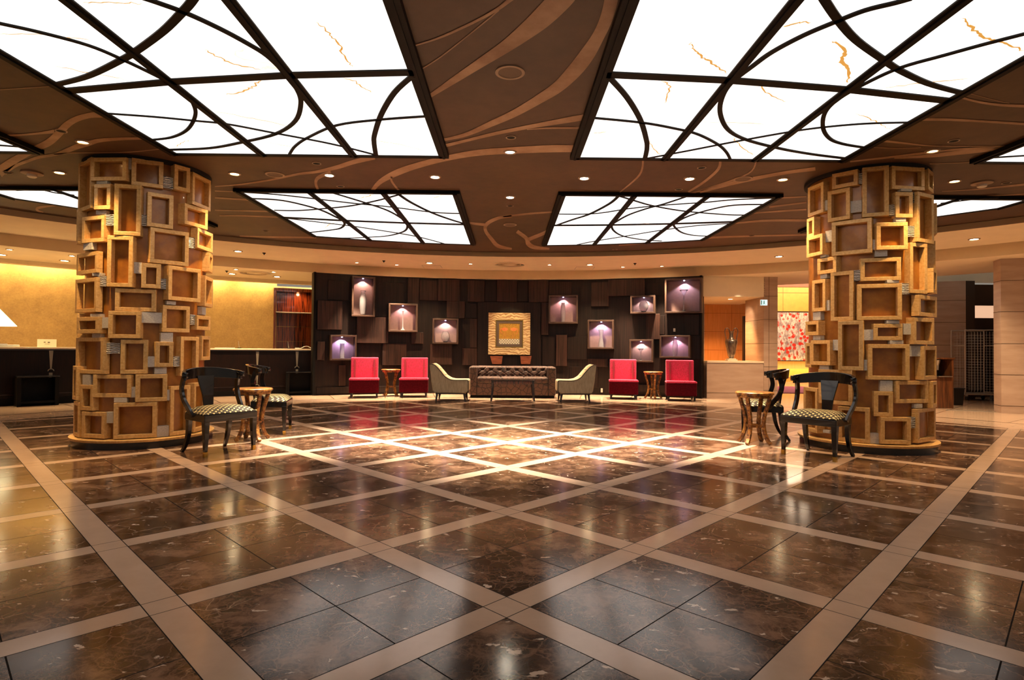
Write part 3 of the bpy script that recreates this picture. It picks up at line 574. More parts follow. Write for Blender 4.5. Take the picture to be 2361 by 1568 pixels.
# niches
VASE = {
 'bottle': [(.055, 0), (.06, .01), (.06, .03), (.085, .2), (.08, .38), (.045, .5), (.042, .53), (.065, .56)],
 'stem': [(.05, 0), (.05, .015), (.02, .04), (.014, .1), (.014, .4), (.022, .47), (.028, .5)],
 'cylinder': [(.055, 0), (.055, .02), (.05, .03), (.05, .33), (.058, .36)],
 'bowl': [(.05, 0), (.08, .02), (.12, .08), (.13, .14), (.115, .2), (.075, .25), (.08, .26)],
 'barrel': [(.045, 0), (.045, .02), (.06, .15), (.062, .28), (.05, .42), (.035, .47), (.045, .5)],
 'hourglass': [(.07, 0), (.07, .02), (.06, .1), (.035, .24), (.045, .34), (.065, .44)],
 'martini': [(.055, 0), (.02, .015), (.014, .05), (.014, .24), (.02, .3), (.06, .37), (.1, .4)],
}
NI = [(w1(478, 88, 758, 575), 618, 720, .57, 'bottle', 'tall glass bottle vase in the upper left niche', 'tall lit niche at upper left of the dark wall, holding a bottle vase'),
      ((896, 700, 963, 765.3), 1095, 720, .47, 'stem', 'slender glass stem vase in the square niche left of the picture', 'square lit niche at left, holding a thin stem vase'),
      (w1(218, 797, 535, 1102), 365, 720, .35, 'cylinder', 'straight glass cylinder vase in the low niche behind the leftmost red chair', 'low lit niche behind the leftmost red chair'),
      (w2(298, 597, 612, 903), 457, 940, .255, 'bowl', 'round clear glass bowl in the niche left of the picture', 'square lit niche just left of the picture, holding a round bowl'),
      (w3(495, 315, 848, 658), 668, 1170, .47, 'barrel', 'tall barrel glass vase in the niche right of the picture', 'lit niche just right of the picture, holding a tall vase'),
      ((1354.7, 737.7, 1414.9, 804.7), 1125, 1170, .43, 'hourglass', 'waisted glass vase in the niche above the red chair right of the sofa', 'lit niche above the right red chair nearest the sofa'),
      (w4(330, 320, 628, 538), 487, 1390, .27, 'bowl', 'ribbed glass globe in the small niche at upper right', 'small lit niche at upper right, holding a ribbed globe'),
      (w4(745, 112, 1190, 530), 970, 1390, .49, 'martini', 'large glass martini-shaped vase in the top right niche', 'largest lit niche at the top right corner of the dark wall'),
      (w4(318, 850, 605, 1125), 452, 1390, .28, 'martini', 'small glass martini-shaped vase in the low niche behind the right side table', 'low lit niche above the right side table'),
      (w4(682, 800, 1050, 1075), 865, 1390, .4, 'barrel', 'tall barrel glass vase in the niche above the rightmost red chair', 'wide lit niche above the rightmost red chair')]
LC = ['ffd2c0', 'ffccc8', 'cfc0ff', 'ffe4d8', 'ffc8cc', 'ecd4ff', 'ffe8e4', 'f0d8f4', 'f4dcd4', 'f0ccf4']
for i, (r, vx, vo, vh, kind, vl, nl) in enumerate(NI):
    p = .25
    cen, w, d, z0, z1, ang = wblock(*r, p, inset=0)
    th = .04; h = z1 - z0; dd = p - .004; cen = cen - Vector((-sin(ang), cos(ang), 0)) * ((d - dd) / 2)
    base = empty('display_niche', (cen.x, cen.y, z0), ang, nl, 'niche', 'lit display niches in the dark wall')
    fr = MB(); fr.b2((-w / 2, -dd / 2, 0), (w / 2, dd / 2, th)); fr.b2((-w / 2, -dd / 2, h - th), (w / 2, dd / 2, h)); fr.b2((-w / 2, -dd / 2, th), (-w / 2 + th, dd / 2, h - th)); fr.b2((w / 2 - th, -dd / 2, th), (w / 2, dd / 2, h - th))
    fr.build('niche_frame', 'wenge_frame', base, bevel=.004)
    MB().b2((-w / 2 + th, dd / 2 - .03, th), (w / 2 - th, dd / 2 - .01, h - th)).build('back_panel', 'niche_back', base)
    # vase x in local coordinates
    px = vo + vx / 5.225; a = wp_(px, (r[1] + r[3]) / 2, WR - p); t = Vector((cos(ang), sin(ang), 0)); lx = (a - cen).dot(t)
    MB().cyl((lx, -.01, h - th - .012), .014, .012, 14).build('spot_lens', 'led_violet', base)
    vy = 0
    wl = base.matrix_world
    R3 = Matrix.Rotation(ang, 3, 'Z'); loc = R3 @ Vector((lx, dd / 2 - .1, h - th - .03)) + Vector((cen.x, cen.y, z0))
    tgt = R3 @ Vector((lx, dd / 2 - .08, 0)) + Vector((cen.x, cen.y, z0))
    spot('niche_lamp', loc, tgt, 8.5 if i not in (2, 5) else 12., LC[i], 124, .35, .012)
    prof = VASE[kind]; sc = vh / prof[-1][1]; rs = .84 if kind == 'bowl' else (1. if kind != 'martini' or i == 7 else .8)
    o_ = [(rr * rs, zz * sc) for rr, zz in prof]; inn = [(max(rr - .006, .003), max(zz, .02)) for rr, zz in o_][::-1]
    vb = MB(); vb.lathe(o_ + inn, n=32)
    vloc = R3 @ Vector((lx, min(-.05, dd / 2 - .045 - max(q_[0] for q_ in o_)), th + .002)) + Vector((cen.x, cen.y, z0))
    tag(vb.build('glass_vase', 'glass', smooth=60, loc=vloc), vl, 'vase', 'glass vases in the wall niches')

# framed picture
a = wp_(1176, 770, WR - .12); pz0 = wp_(1176, 818, WR - .12).z; pz1 = wp_(1176, 721.5, WR - .12).z; pw = (1222.5 - 1126) / F * a.y
pc = empty('framed_picture', (wp_(1174.3, 770, WR - .12).x, a.y + .01, pz0), label='square framed bird picture with a broad gilded zebra relief frame above the sofa', cat='picture')
hh = pz1 - pz0; hw = pw / 2; fw = hw * .345
fr = MB()
def quadframe(b, x, z0, z1, t, y0, y1):
    b.b2((-x, y0, z0), (x, y1, z0 + t)); b.b2((-x, y0, z1 - t), (x, y1, z1)); b.b2((-x, y0, z0 + t), (-x + t, y1, z1 - t)); b.b2((x - t, y0, z0 + t), (x, y1, z1 - t))
quadframe(fr, hw, 0, hh, fw, -.03, .05); fr.build('outer_frame', 'zebra_frame', pc, bevel=.006)
g = MB(); quadframe(g, hw - fw, fw, hh - fw, .018, -.035, .03); g.build('gilt_fillet', 'brass', pc)
g = MB(); i2 = hw - fw - .018; quadframe(g, i2, fw + .018, hh - fw - .018, hw * .13, -.02, .03); g.build('grey_mount', 'grey_mat', pc)
ar = MB(); ix = i2 - hw * .13; iz0 = fw + .018 + hw * .13; iz1 = hh - iz0
simple('art_gold', 'd9a83a', .6, col2='b98a30', scale=40); simple('art_orange', 'f08040', .6, col2='f5a860', scale=30); simple('art_cream', 'f2ead0', .6); simple('art_blue', '3c5a68', .6); simple('art_green', '7a7a2a', .6)
ar.b2((-ix, -.008, iz0), (ix, .02, iz1)); ar.mat = 2; zc = iz0 + (iz1 - iz0) * .25; ar.b2((-ix, -.009, iz0), (ix, -.007, zc))
ar.mat = 3; nn = 16
for q in range(nn):
    for r_ in range(4):
        if (q + r_) % 2 == 0:
            xx = -ix + 2 * ix * (q + .5) / nn; zz = iz0 + (zc - iz0) * (r_ + .5) / 4; ar.box((xx, -.010, zz), (2 * ix / nn * .62, .002, (zc - iz0) / 4 * .62))
ar.mat = 1
for sx, x0 in ((-1, -ix * .45), (1, ix * .42)):
    cz = iz0 + (iz1 - iz0) * .72
    ar.add([(x0 + .075 * cos(t * pi / 8) * 1.1, -.0105, cz + .045 * sin(t * pi / 8)) for t in range(16)], [tuple(range(16))])
    ar.tube([(x0 - sx * -.06, -.011, cz + .02), (x0 + sx * .10, -.011, cz + .01), (x0 + sx * .1, -.011, cz - .06), (x0 + sx * .06, -.011, cz - .12)], .008, 6)
    for lx in (-.02, .02): ar.tube([(x0 + lx, -.011, cz - .03), (x0 + lx * 1.5, -.011, zc)], .003, 5)
ar.mat = 4
for q in range(26): ar.box((random.uniform(-ix, ix) * .95, -.0095, iz1 - random.uniform(.01, .06)), (.012, .002, .01))
ar.build('artwork', ['art_gold', 'art_orange', 'art_cream', 'art_blue', 'art_green'], pc)
# tapered blocks below the picture
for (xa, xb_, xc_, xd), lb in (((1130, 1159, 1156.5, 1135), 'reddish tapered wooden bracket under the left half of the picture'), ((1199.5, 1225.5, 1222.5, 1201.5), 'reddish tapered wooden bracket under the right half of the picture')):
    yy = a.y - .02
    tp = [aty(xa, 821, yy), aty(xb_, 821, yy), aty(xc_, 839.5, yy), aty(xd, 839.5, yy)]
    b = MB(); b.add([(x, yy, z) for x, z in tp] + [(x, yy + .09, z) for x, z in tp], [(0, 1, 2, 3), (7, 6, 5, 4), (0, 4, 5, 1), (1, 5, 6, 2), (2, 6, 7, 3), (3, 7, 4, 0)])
    tag(b.build('tapered_block', 'reddish_wood'), lb, 'block', 'tapered wooden shapes under the picture')
spot('picture_lamp', (a.x, a.y - 1.4, 3.0), (a.x, a.y, 1.55), 40, 'ffd8a0', 34, .5, .03)
for px, py, h_, lb in ((1555, 761, .06, 'white switch plate on the dark wall below the top right niche'), (1387.5, 900, .075, 'white power outlet low on the dark wall beside the red chair')):
    q = wp_(px, py, WR - .03); an_ = -math.asin(q.x / WR)
    t = empty('wall_socket', (q.x, q.y, q.z), an_, lb, 'socket'); MB().box((0, .003, 0), (.045, .055, h_ * 1.3)).build('cover_plate', 'white_plastic', t, bevel=.003); MB().box((0, -.026, 0), (.018, .006, h_ * .6)).build('rocker', 'ivory_plastic', t)

# ------------------------------------------------------------------ columns
CR, CF = .60, .68
LF = ((160, 350), 4.479, [(70, 65, 215, 590), (222, 50, 588, 290), (640, 75, 970, 352), (1088, 145, 1250, 402), (1290, 240, 1478, 570), (255, 330, 422, 592), (462, 335, 738, 862), (805, 428, 1075, 780), (1185, 560, 1425, 770), (118, 655, 345, 928), (388, 866, 655, 1394), (835, 800, 1235, 1160), (1325, 805, 1485, 1010), (48, 1030, 275, 1250), (745, 1155, 945, 1408), (1018, 1190, 1352, 1540), (1450, 1050, 1495, 1245), (40, 1300, 275, 1655), (465, 1412, 890, 1645), (1400, 1290, 1490, 1600), (42, 600, 85, 960)],
      [(280, 300, 390, 330), (590, 65, 640, 180), (970, 260, 1075, 380, 1), (230, 470, 260, 580, 1), (275, 605, 380, 645), (358, 645, 460, 758, 1), (738, 650, 803, 765, 1), (1235, 885, 1300, 995, 1), (145, 940, 230, 1010), (660, 1140, 745, 1255), (290, 1280, 380, 1392, 1), (945, 1310, 1003, 1420, 1), (235, 1250, 325, 1280)])
LF2 = ((160, 690), 4.479, [(85, 182, 305, 352), (402, 122, 735, 403), (970, 66, 1250, 340), (1325, 170, 1465, 318), (65, 395, 348, 772), (522, 418, 805, 772), (890, 440, 1075, 700), (1160, 388, 1348, 790), (1385, 380, 1470, 630), (230, 782, 625, 1018), (683, 778, 1010, 1058), (90, 888, 222, 1152), (1050, 895, 1255, 1402), (118, 1168, 355, 1440), (455, 1070, 903, 1440), (18, 150, 60, 650), (20, 1060, 85, 1420), (1290, 860, 1450, 1360), (22, 690, 80, 1040)],
       [(1005, 20, 1100, 55), (735, 135, 955, 245), (318, 185, 402, 298), (215, 150, 320, 180), (1250, 160, 1305, 265, 1), (235, 355, 320, 395), (945, 345, 1070, 440), (360, 450, 522, 562, 1), (805, 590, 880, 700), (1075, 590, 1145, 695, 1), (880, 705, 1005, 770), (135, 780, 205, 885), (635, 905, 680, 1015), (460, 1018, 595, 1065), (1010, 935, 1040, 1045), (370, 1165, 452, 1280), (905, 1308, 1028, 1420), (1370, 80, 1410, 160)])
RF = ((1850, 360), 4.479, [(45, 290, 205, 600), (305, 155, 570, 315), (622, 100, 897, 618), (942, 93, 1280, 333), (1325, 150, 1435, 385), (255, 338, 485, 662), (973, 365, 1150, 630), (1190, 375, 1358, 890), (1395, 480, 1445, 800), (40, 635, 115, 835), (50, 815, 215, 1030), (305, 655, 718, 1010), (763, 682, 1085, 963), (148, 1045, 345, 1210), (603, 1045, 1025, 1282), (1128, 893, 1305, 1415), (88, 1275, 225, 1603), (285, 1188, 520, 1698), (568, 1316, 1030, 1690), (1345, 1175, 1425, 1425), (1200, 1438, 1420, 1654), (1400, 870, 1430, 1160)],
      [(582, 175, 620, 285, 1), (495, 458, 612, 580), (1018, 335, 1132, 362), (1150, 370, 1170, 480, 1), (232, 455, 258, 558), (238, 768, 308, 885), (897, 500, 957, 612, 1), (965, 635, 1070, 675), (1085, 718, 1168, 830, 1), (722, 860, 760, 968), (750, 968, 878, 1035), (185, 1015, 240, 1045), (530, 1178, 603, 1288, 1), (185, 1220, 252, 1262), (875, 1275, 1000, 1308), (1013, 1312, 1112, 1425, 1), (250, 1488, 278, 1560)])
RF2 = ((1840, 700), 4.354, [(75, 175, 205, 318), (402, 172, 655, 670), (765, 202, 1058, 368), (1165, 142, 1368, 410), (132, 368, 327, 618), (703, 408, 1120, 768), (1262, 427, 1392, 766), (200, 665, 540, 1015), (1000, 778, 1322, 1004), (1350, 775, 1435, 1038), (765, 885, 958, 1136), (400, 1040, 718, 1396), (825, 1143, 1130, 1413), (1212, 1056, 1430, 1395), (65, 395, 125, 640), (62, 845, 200, 1290)],
       [(150, 85, 225, 165), (290, 0, 315, 70), (890, 168, 1018, 200), (660, 260, 762, 368), (1058, 200, 1138, 310), (150, 320, 225, 365), (350, 362, 402, 470), (925, 370, 1058, 405), (660, 565, 700, 672), (215, 622, 310, 660), (1120, 425, 1230, 530), (825, 775, 950, 880), (1185, 1008, 1250, 1050), (720, 1300, 815, 1408), (1130, 1140, 1185, 1250, 1), (250, 1270, 318, 1300)])
def column(cx, cy, sets, label):
    t = empty('clad_column', (cx, cy, 0), label=label, cat='column', group='columns clad in gold box frames')
    MB().lathe([(.001, 0), (.70, 0), (.70, .075), (.001, .075)], n=64).build('plinth', 'black_plinth', t, smooth=30)
    MB().lathe([(.001, .075), (.715, .075), (.72, .085), (.72, .10), (.70, .105), (.001, .105)], n=64).build('base_ring', 'gold_satin', t, smooth=30)
    MB().lathe([(.001, .1), (CR, .1), (CR, ZC), (.001, ZC)], n=64).build('core', 'amber_core', t, smooth=30)
    MB().lathe([(CR, ZC - .04), (CF - .03, ZC - .04), (CF - .03, ZC), (CR, ZC)], n=64).build('top_ring', 'panel_backing', t, smooth=30)
    used = []
    def place(th0, th1, z0, z1, kind, R1=CF):
        tm = (th0 + th1) / 2; w = 2 * R1 * sin(max((th1 - th0), .02) / 2); h = z1 - z0; yo = R1 * cos((th1 - th0) / 2)
        T = Matrix.Rotation(tm, 4, 'Z')   # local: x outward, y tangential
        mb = MB(); mb.T = T
        if kind == 'f':
            fwid = min(.042, w * .26, h * .26); x0, x1 = CR - .03, yo; jit = random.uniform(-.02, .012); x1 += jit
            mb.b2((x0, -w / 2, z0), (x1, w / 2, z0 + fwid)); mb.b2((x0, -w / 2, z1 - fwid), (x1, w / 2, z1)); mb.b2((x0, -w / 2, z0 + fwid), (x1, -w / 2 + fwid, z1 - fwid)); mb.b2((x0, w / 2 - fwid, z0 + fwid), (x1, w / 2, z1 - fwid))
            mb.build('box_frame', 'gold_satin', t, bevel=.003)
        else:
            x1 = yo; mb.b2((CR - .02, -w / 2, z0), (x1, w / 2, z1)); mb.build('metal_tile', 'ribbed_tile' if kind == 'r' else 'brushed_tile', t)
    view = atan2(-cy, -cx)
    for off, sc, fr, tl in sets:
        for lst, R1 in ((fr, CF), (tl, CF - .03)):
            for q in lst:
                x0, y0, x1, y1 = [off[i % 2] + v / sc for i, v in enumerate(q[:4])]
                xm, ym = (x0 + x1) / 2, (y0 + y1) / 2
                a = atc(x0, ym, cx, cy, R1, False); c = atc(x1, ym, cx, cy, R1, False); zt = atc(xm, y0, cx, cy, R1, False).z; zb = atc(xm, y1, cx, cy, R1, False).z
                t0 = atan2(a.y - cy, a.x - cx); t1 = atan2(c.y - cy, c.x - cx)
                while t0 > pi: t0 -= 2 * pi
                if t1 < t0 - pi: t1 += 2 * pi
                if t0 > t1: t0, t1 = t1, t0
                if t1 - t0 > 1.2: t1 = t0 + 1.2
                if t1 - t0 < .16 and R1 == CF and abs(xm - (sets[0][0][0] + 170)) > 120: # seen edge-on at the silhouette: give it a real width round the side
                    side = -1 if xm < (sets[0][0][0] + 170) else 1
                    if side < 0: t0 = t1 - .26
                    else: t1 = t0 + .26
                place(t0, t1, max(zb, .11), min(zt, ZC - .03), 'f' if R1 == CF else ('r' if len(q) > 4 else 't'), R1)
    # frames that continue round the hidden side
    for k in range(4):
        z = .12
        while z < 2.7:
            h = random.uniform(.22, .5); th = view + pi - .62 + k * .42 + random.uniform(-.03, .03)
            place(th, th + .34, z, min(z + h, 3.05), 'f'); z += h + .04
    return t
column(-4.236, 6.845, [LF, LF2], 'left round column covered in gold box frames behind the black chairs')
column(4.24, 6.86, [RF, RF2], 'right round column covered in gold box frames beside the corridor')

# ------------------------------------------------------------------ furniture
def klismos(name, loc, rz, label):
    t = empty(name, loc, rz, label, 'chair', 'black low-backed chairs by the columns')   # front faces -Y
    # seat rail (trapezoid)
    poly = [(-.29, -.23), (.29, -.23), (.25, .2), (-.25, .2)]
    MB().prism(poly, .345, .415).build('seat_rail', 'black_lacquer', t, bevel=.006)
    nx, ny = 12, 10; b = MB(); g = []
    for j in range(ny + 1):
        v = j / ny; hw_ = .285 - .04 * v
        for i in range(nx + 1):
            u = i / nx * 2 - 1; e = (1 - abs(u) ** 4) * (1 - abs(2 * v - 1) ** 4)
            g.append((u * hw_, -.225 + v * .42, .415 + .012 + .062 * e ** .6))
    fs = [(j * (nx + 1) + i, j * (nx + 1) + i + 1, (j + 1) * (nx + 1) + i + 1, (j + 1) * (nx + 1) + i) for j in range(ny) for i in range(nx)]
    b.add(g, fs); b.prism([(-.285, -.225), (.285, -.225), (.245, .195), (-.245, .195)], .414, .428); b.build('seat_cushion', 'seat_weave', t, smooth=True)
    for sx in (-1, 1):
        b = MB(); b.tube([(sx * .262, -.2, .36), (sx * .262, -.2, .2), (sx * .265, -.205, .05)], 0, sq=[(.028, .028), (.023, .023), (.016, .016)], up=(0, 1, 0)); lg = b.build('leg', 'black_lacquer', t, bevel=.003)
        b = MB(); b.tube([(sx * .265, -.205, .05), (sx * .265, -.205, 0)], 0, sq=(.017, .017), up=(0, 1, 0)); b.build('brass_cap', 'brass', lg)
        b = MB(); b.tube(cr([(sx * .225, .16, .37), (sx * .22, .18, .2), (sx * .225, .22, .08), (sx * .235, .27, 0)]), 0, sq=[(.026 - .012 * i / 15, .024 - .01 * i / 15) for i in range(16)], up=(0, 1, 0)); b.build('leg', 'black_lacquer', t, bevel=.003)
        b = MB(); b.tube(cr([(sx * .272, .02, .39), (sx * .285, .06, .46), (sx * .3, .135, .56), (sx * .305, .165, .66), (sx * .3, .15, .75), (sx * .295, .12, .82)]), 0, sq=(.027, .014), up=(0, 1, 0)); b.build('stile', 'black_lacquer', t, bevel=.003, smooth=50)
    # crest rail
    b = MB(); R = []
    for k in range(25):
        a_ = -1.42 + 2.84 * k / 24; x = .315 * sin(a_); y = .06 + .22 * cos(a_); top = .835 + .045 * cos(a_) ** 1.5 if cos(a_) > 0 else .835; bot = top - (.085 + .03 * cos(a_))
        nx_, ny_ = sin(a_) * .013, cos(a_) * .013
        R.append([(x + nx_, y + ny_ + .012, top), (x - nx_, y - ny_ + .0, top), (x - nx_, y - ny_, bot), (x + nx_, y + ny_, bot)])
    b.loft(R); b.build('crest_rail', 'black_lacquer', t, bevel=.004, smooth=50)
    for sx in (-1, 1): MB().lathe([(.001, 0), (.027, 0), (.03, .006), (.03, .05), (.027, .056), (.001, .056)], (sx * .313, .09, .775), 20).build('scroll_end', 'black_lacquer', t, smooth=40)
    b = MB(); b.loft([[(-.045, .178, .40), (.045, .178, .40), (.045, .198, .40), (-.045, .198, .40)], [(-.06, .2, .58), (.06, .2, .58), (.06, .22, .58), (-.06, .22, .58)], [(-.095, .25, .79), (.095, .25, .79), (.095, .27, .79), (-.095, .27, .79)]]); b.build('splat', 'black_lacquer', t, bevel=.003)
    return t
ch = klismos('klismos_chair', (-3.03, 6.14, 0), radians(90 - 32), 'black curved-back chair with woven seat, nearest the left column')
dup(ch, (-3.06, 7.55, 0), radians(90 + 13), 'black curved-back chair behind the left carved side table')
dup(ch, (3.28, 6.12, 0), radians(-90 + 36), 'black curved-back chair with woven seat, nearest the right column')
dup(ch, (3.26, 7.4, 0), radians(-90 - 15), 'black curved-back chair behind the right carved side table')

def side_table(loc, rz, label):
    t = empty('side_table', loc, rz, label, 'side table', 'round carved side tables')
    MB().lathe([(.001, .585), (.208, .585), (.217, .592), (.217, .607), (.208, .615), (.001, .615)], n=40).build('table_top', 'carved_wood', t, smooth=30)
    MB().lathe([(.175, .55), (.196, .55), (.2, .586), (.175, .586)], n=36).build('apron', 'carved_wood', t, smooth=30)
    for k in range(4):
        a_ = pi / 4 + k * pi / 2
        pr = cr([(.182, .56), (.162, .48), (.125, .36), (.108, .25), (.12, .15), (.155, .06), (.195, .012)])
        pts = [(r * cos(a_), r * sin(a_), z) for r, z in pr]
        MB().tube(pts, 0, sq=(.019, .021), up=(cos(a_), sin(a_), 0)).build('leg', 'carved_wood', t, bevel=.006)
    b = MB()
    for k in range(4):
        a_, a2 = pi / 4 + k * pi / 2, pi / 4 + (k + 1) * pi / 2
        b.tube([(.11 * cos(a_), .11 * sin(a_), .215), (.11 * cos(a2), .11 * sin(a2), .215)], 0, sq=(.014, .01))
    b.build('stretcher', 'carved_wood', t)
    return t
tb = side_table((-3.0, 6.88, 0), radians(2), 'round carved wooden side table between the two left black chairs')
dup(tb, (2.94, 6.9, 0), radians(-3), 'round carved wooden side table between the two right black chairs')
dup(tb, (-2.68, 13.38, 0), .3, 'round side table between the two left red chairs')
dup(tb, (3.31, 13.2, 0), .785, 'round side table between the two right red chairs')

def red_chair(loc, rz, label):
    t = empty('slipper_chair', loc, rz, label, 'armchair', 'red velvet slipper chairs')   # front -Y, depth .62
    MB().b2((-.32, -.3, .11), (.32, .3, .40)).build('seat', 'red_velvet_shaded', t, bevel=.02)
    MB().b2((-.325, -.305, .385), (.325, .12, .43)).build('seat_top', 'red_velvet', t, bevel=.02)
    b = MB(); b.loft([[(-.295, .08, .40), (.295, .08, .40), (.3, .28, .40), (-.3, .28, .40)], [(-.3, .16, .88), (.3, .16, .88), (.3, .29, .885), (-.3, .29, .885)]]); b.build('backrest', 'red_velvet', t, bevel=.015)
    for sx in (-1, 1):
        b = MB(); b.loft([[(sx * .215 - .018, .068, .44), (sx * .215 + .018, .068, .44), (sx * .215 + .018, .09, .44), (sx * .215 - .018, .09, .44)], [(sx * .215 - .018, .143, .84), (sx * .215 + .018, .143, .84), (sx * .215 + .018, .165, .84), (sx * .215 - .018, .165, .84)]]); b.build('back_band', 'red_velvet_mid', t)
    b = MB()
    for i in range(21): b.lathe([(.011, 0), (.008, .008), (.001, .010)], (-.29 + .029 * i, -.29, .428), 8)
    b.build('nail_trim', 'red_velvet', t)
    for sx in (-1, 1):
        for sy in (-1, 1): MB().tube([(sx * .27, sy * .25, .115), (sx * .275, sy * .265, 0)], 0, sq=[(.026, .026), (.016, .016)], up=(0, 1, 0)).build('leg', 'red_leg', t)
    return t
rc = red_chair((-3.2, 13.02, 0), .22, 'red velvet armless chair, leftmost by the reception side')
dup(rc, (-2.13, 13.27, 0), .12, 'bright red velvet armless chair left of the left beige chair')
dup(rc, (2.63, 13.2, 0), -.16, 'red velvet armless chair right of the right beige chair')
dup(rc, (3.82, 12.83, 0), -.2, 'red velvet armless chair, rightmost by the stone counter')

def beige_chair(loc, flip, label):
    t = empty('lounge_chair', loc, 0, label, 'armchair', 'beige lounge chairs beside the sofa')
    m_ = .00196; pr = [(1360, 1120), (1368, 1107), (1395, 1108), (1430, 1130), (1480, 1185), (1525, 1238), (1570, 1265), (1620, 1275), (1700, 1275), (1755, 1274), (1772, 1282), (1776, 1300), (1774, 1390), (1762, 1405), (1735, 1418), (1450, 1418), (1410, 1412), (1395, 1390), (1378, 1290)]
    P = [((x - 1566) * m_ * flip, (1505 - y) * m_) for x, y in pr]; D = .31
    b = MB(); n = len(P)
    b.add([(x, -D, z) for x, z in P] + [(x, D, z) for x, z in P], [tuple(range(n)), tuple(range(n, 2 * n))[::-1]] + [(i, (i + 1) % n, n + (i + 1) % n, n + i) for i in range(n)])
    b.build('upholstered_body', 'beige_cloth', t, bevel=.018, smooth=35)
    for y in (-D - .002, D + .002):
        MB().tube([(x, y, z - .006) for x, z in cr(P[:11])] + [(P[12][0], y, P[12][1]), (P[13][0], y, P[13][1])], .007, 6).build('piping', 'piping', t, smooth=True)
    b = MB(); xs = sorted((P[16][0] + .03 * flip, P[14][0] - .0 * flip)); b.b2((xs[0], -D + .01, .15), (xs[1], D - .01, .178)); b.build('base_rail', 'dark_walnut', t)
    for x, dx in ((P[16][0] + .06 * flip, -.02), (P[14][0] - .01 * flip, .02)):
        for sy in (-1, 1): MB().tube([(x, sy * (D - .05), .155), (x + dx * flip, sy * (D - .03), 0)], 0, sq=[(.026, .026), (.014, .014)], up=(0, 1, 0)).build('leg', 'dark_walnut', t)
    for q in (3.6, 4.8):
        i = int(q); f = q - i; x = P[i][0] * (1 - f) + P[i + 1][0] * f; z = P[i][1] * (1 - f) + P[i + 1][1] * f
        for yy in (-.15, 0, .15):
            bb = MB(); bb.lathe([(.001, 0), (.013, 0), (.01, .006), (.001, .008)], (x, yy, z), 10); bb.build('button', 'piping', t)
    return t
beige_chair((-1.22, 12.4, 0), 1, 'beige sloped-back lounge chair on the left of the sofa'); beige_chair((1.46, 12.5, 0), -1, 'beige sloped-back lounge chair on the right of the sofa')

# sofa
sx0, sx1, sy0, sy1 = -.865, 1.085, 13.05, 13.85; scx = (sx0 + sx1) / 2; HWs = (sx1 - sx0) / 2
t = empty('tufted_sofa', (scx, 13.45, 0), 0, 'brown patterned button-tufted sofa below the framed picture', 'sofa')
for s_ in (-1, 1): MB().b2((s_ * HWs, -.4, .06), (s_ * (HWs - .17), .4, .70)).build('armrest', 'sofa_cloth', t, bevel=.03)
MB().b2((-HWs + .17, -.38, .06), (HWs - .17, .3, .33)).build('front_panel', 'sofa_cloth', t, bevel=.01)
for k in range(3):
    wd = (2 * HWs - .34) / 3; MB().b2((-HWs + .17 + wd * k + .002, -.4, .33), (-HWs + .17 + wd * (k + 1) - .002, .2, .46)).build('seat_cushion', 'sofa_cloth', t, bevel=.03)
b = MB(); nx, nz = 97, 24; xw = HWs - .17; g = []
for j in range(nz + 1):
    for i in range(nx + 1):
        u = i / nx; v = j / nz; X_ = -xw + 2 * xw * u; bu = u * 8; bv = v * 2
        d1 = min(hypot((bu - round(bu - .5) - .5), (bv - 1.35) * 1.2), 1); d2 = min(hypot(bu - round(bu), (bv - .45) * 1.2), 1)
        dp = math.exp(-(d1 / .16) ** 2) + math.exp(-(d2 / .16) ** 2)
        fold = .35 * math.exp(-(abs(((bu - .5) + (bv - 1.35)) % 1 - .0) / .07) ** 2) + .35 * math.exp(-(abs(((bu - .5) - (bv - 1.35)) % 1) / .07) ** 2)
        top = max(0, v - .85) / .15
        g.append((X_, .15 + .045 * min(1, dp + fold) + .06 * top * top, .42 + .285 * v))
b.add(g, [(j * (nx + 1) + i, j * (nx + 1) + i + 1, (j + 1) * (nx + 1) + i + 1, (j + 1) * (nx + 1) + i) for j in range(nz) for i in range(nx)])
b.b2((-xw, .22, .3), (xw, .4, .7)); b.build('tufted_back', 'sofa_cloth', t, smooth=40)
for k in range(8): MB().lathe([(.001, 0), (.014, 0), (.01, .008), (.001, .01)], n=10).build('button', 'piping', t, loc=(-xw + 2 * xw * (k + .5) / 8, .185, .42 + .285 * .675)).rotation_euler = (pi / 2, 0, 0)
MB().b2((-HWs + .03, -.37, .0), (HWs - .03, .37, .06)).build('base', 'dark_base', t)
# coffee table
t = empty('coffee_table', (.11, 12.45, 0), 0, 'low dark glossy rosewood coffee table in front of the sofa', 'coffee table')
MB().b2((-.46, -.25, .425), (.46, .25, .448)).build('table_top', 'dark_walnut', t, bevel=.006)
MB().b2((-.43, -.225, .365), (.43, .225, .426)).build('apron', 'rosewood', t)
for x in (-1, 1):
    for y in (-1, 1): MB().tube([(x * .425, y * .22, .425), (x * .43, y * .225, .2), (x * .455, y * .235, 0)], 0, sq=[(.025, .025), (.02, .02), (.017, .017)], up=(0, 1, 0)).build('leg', 'dark_walnut', t)
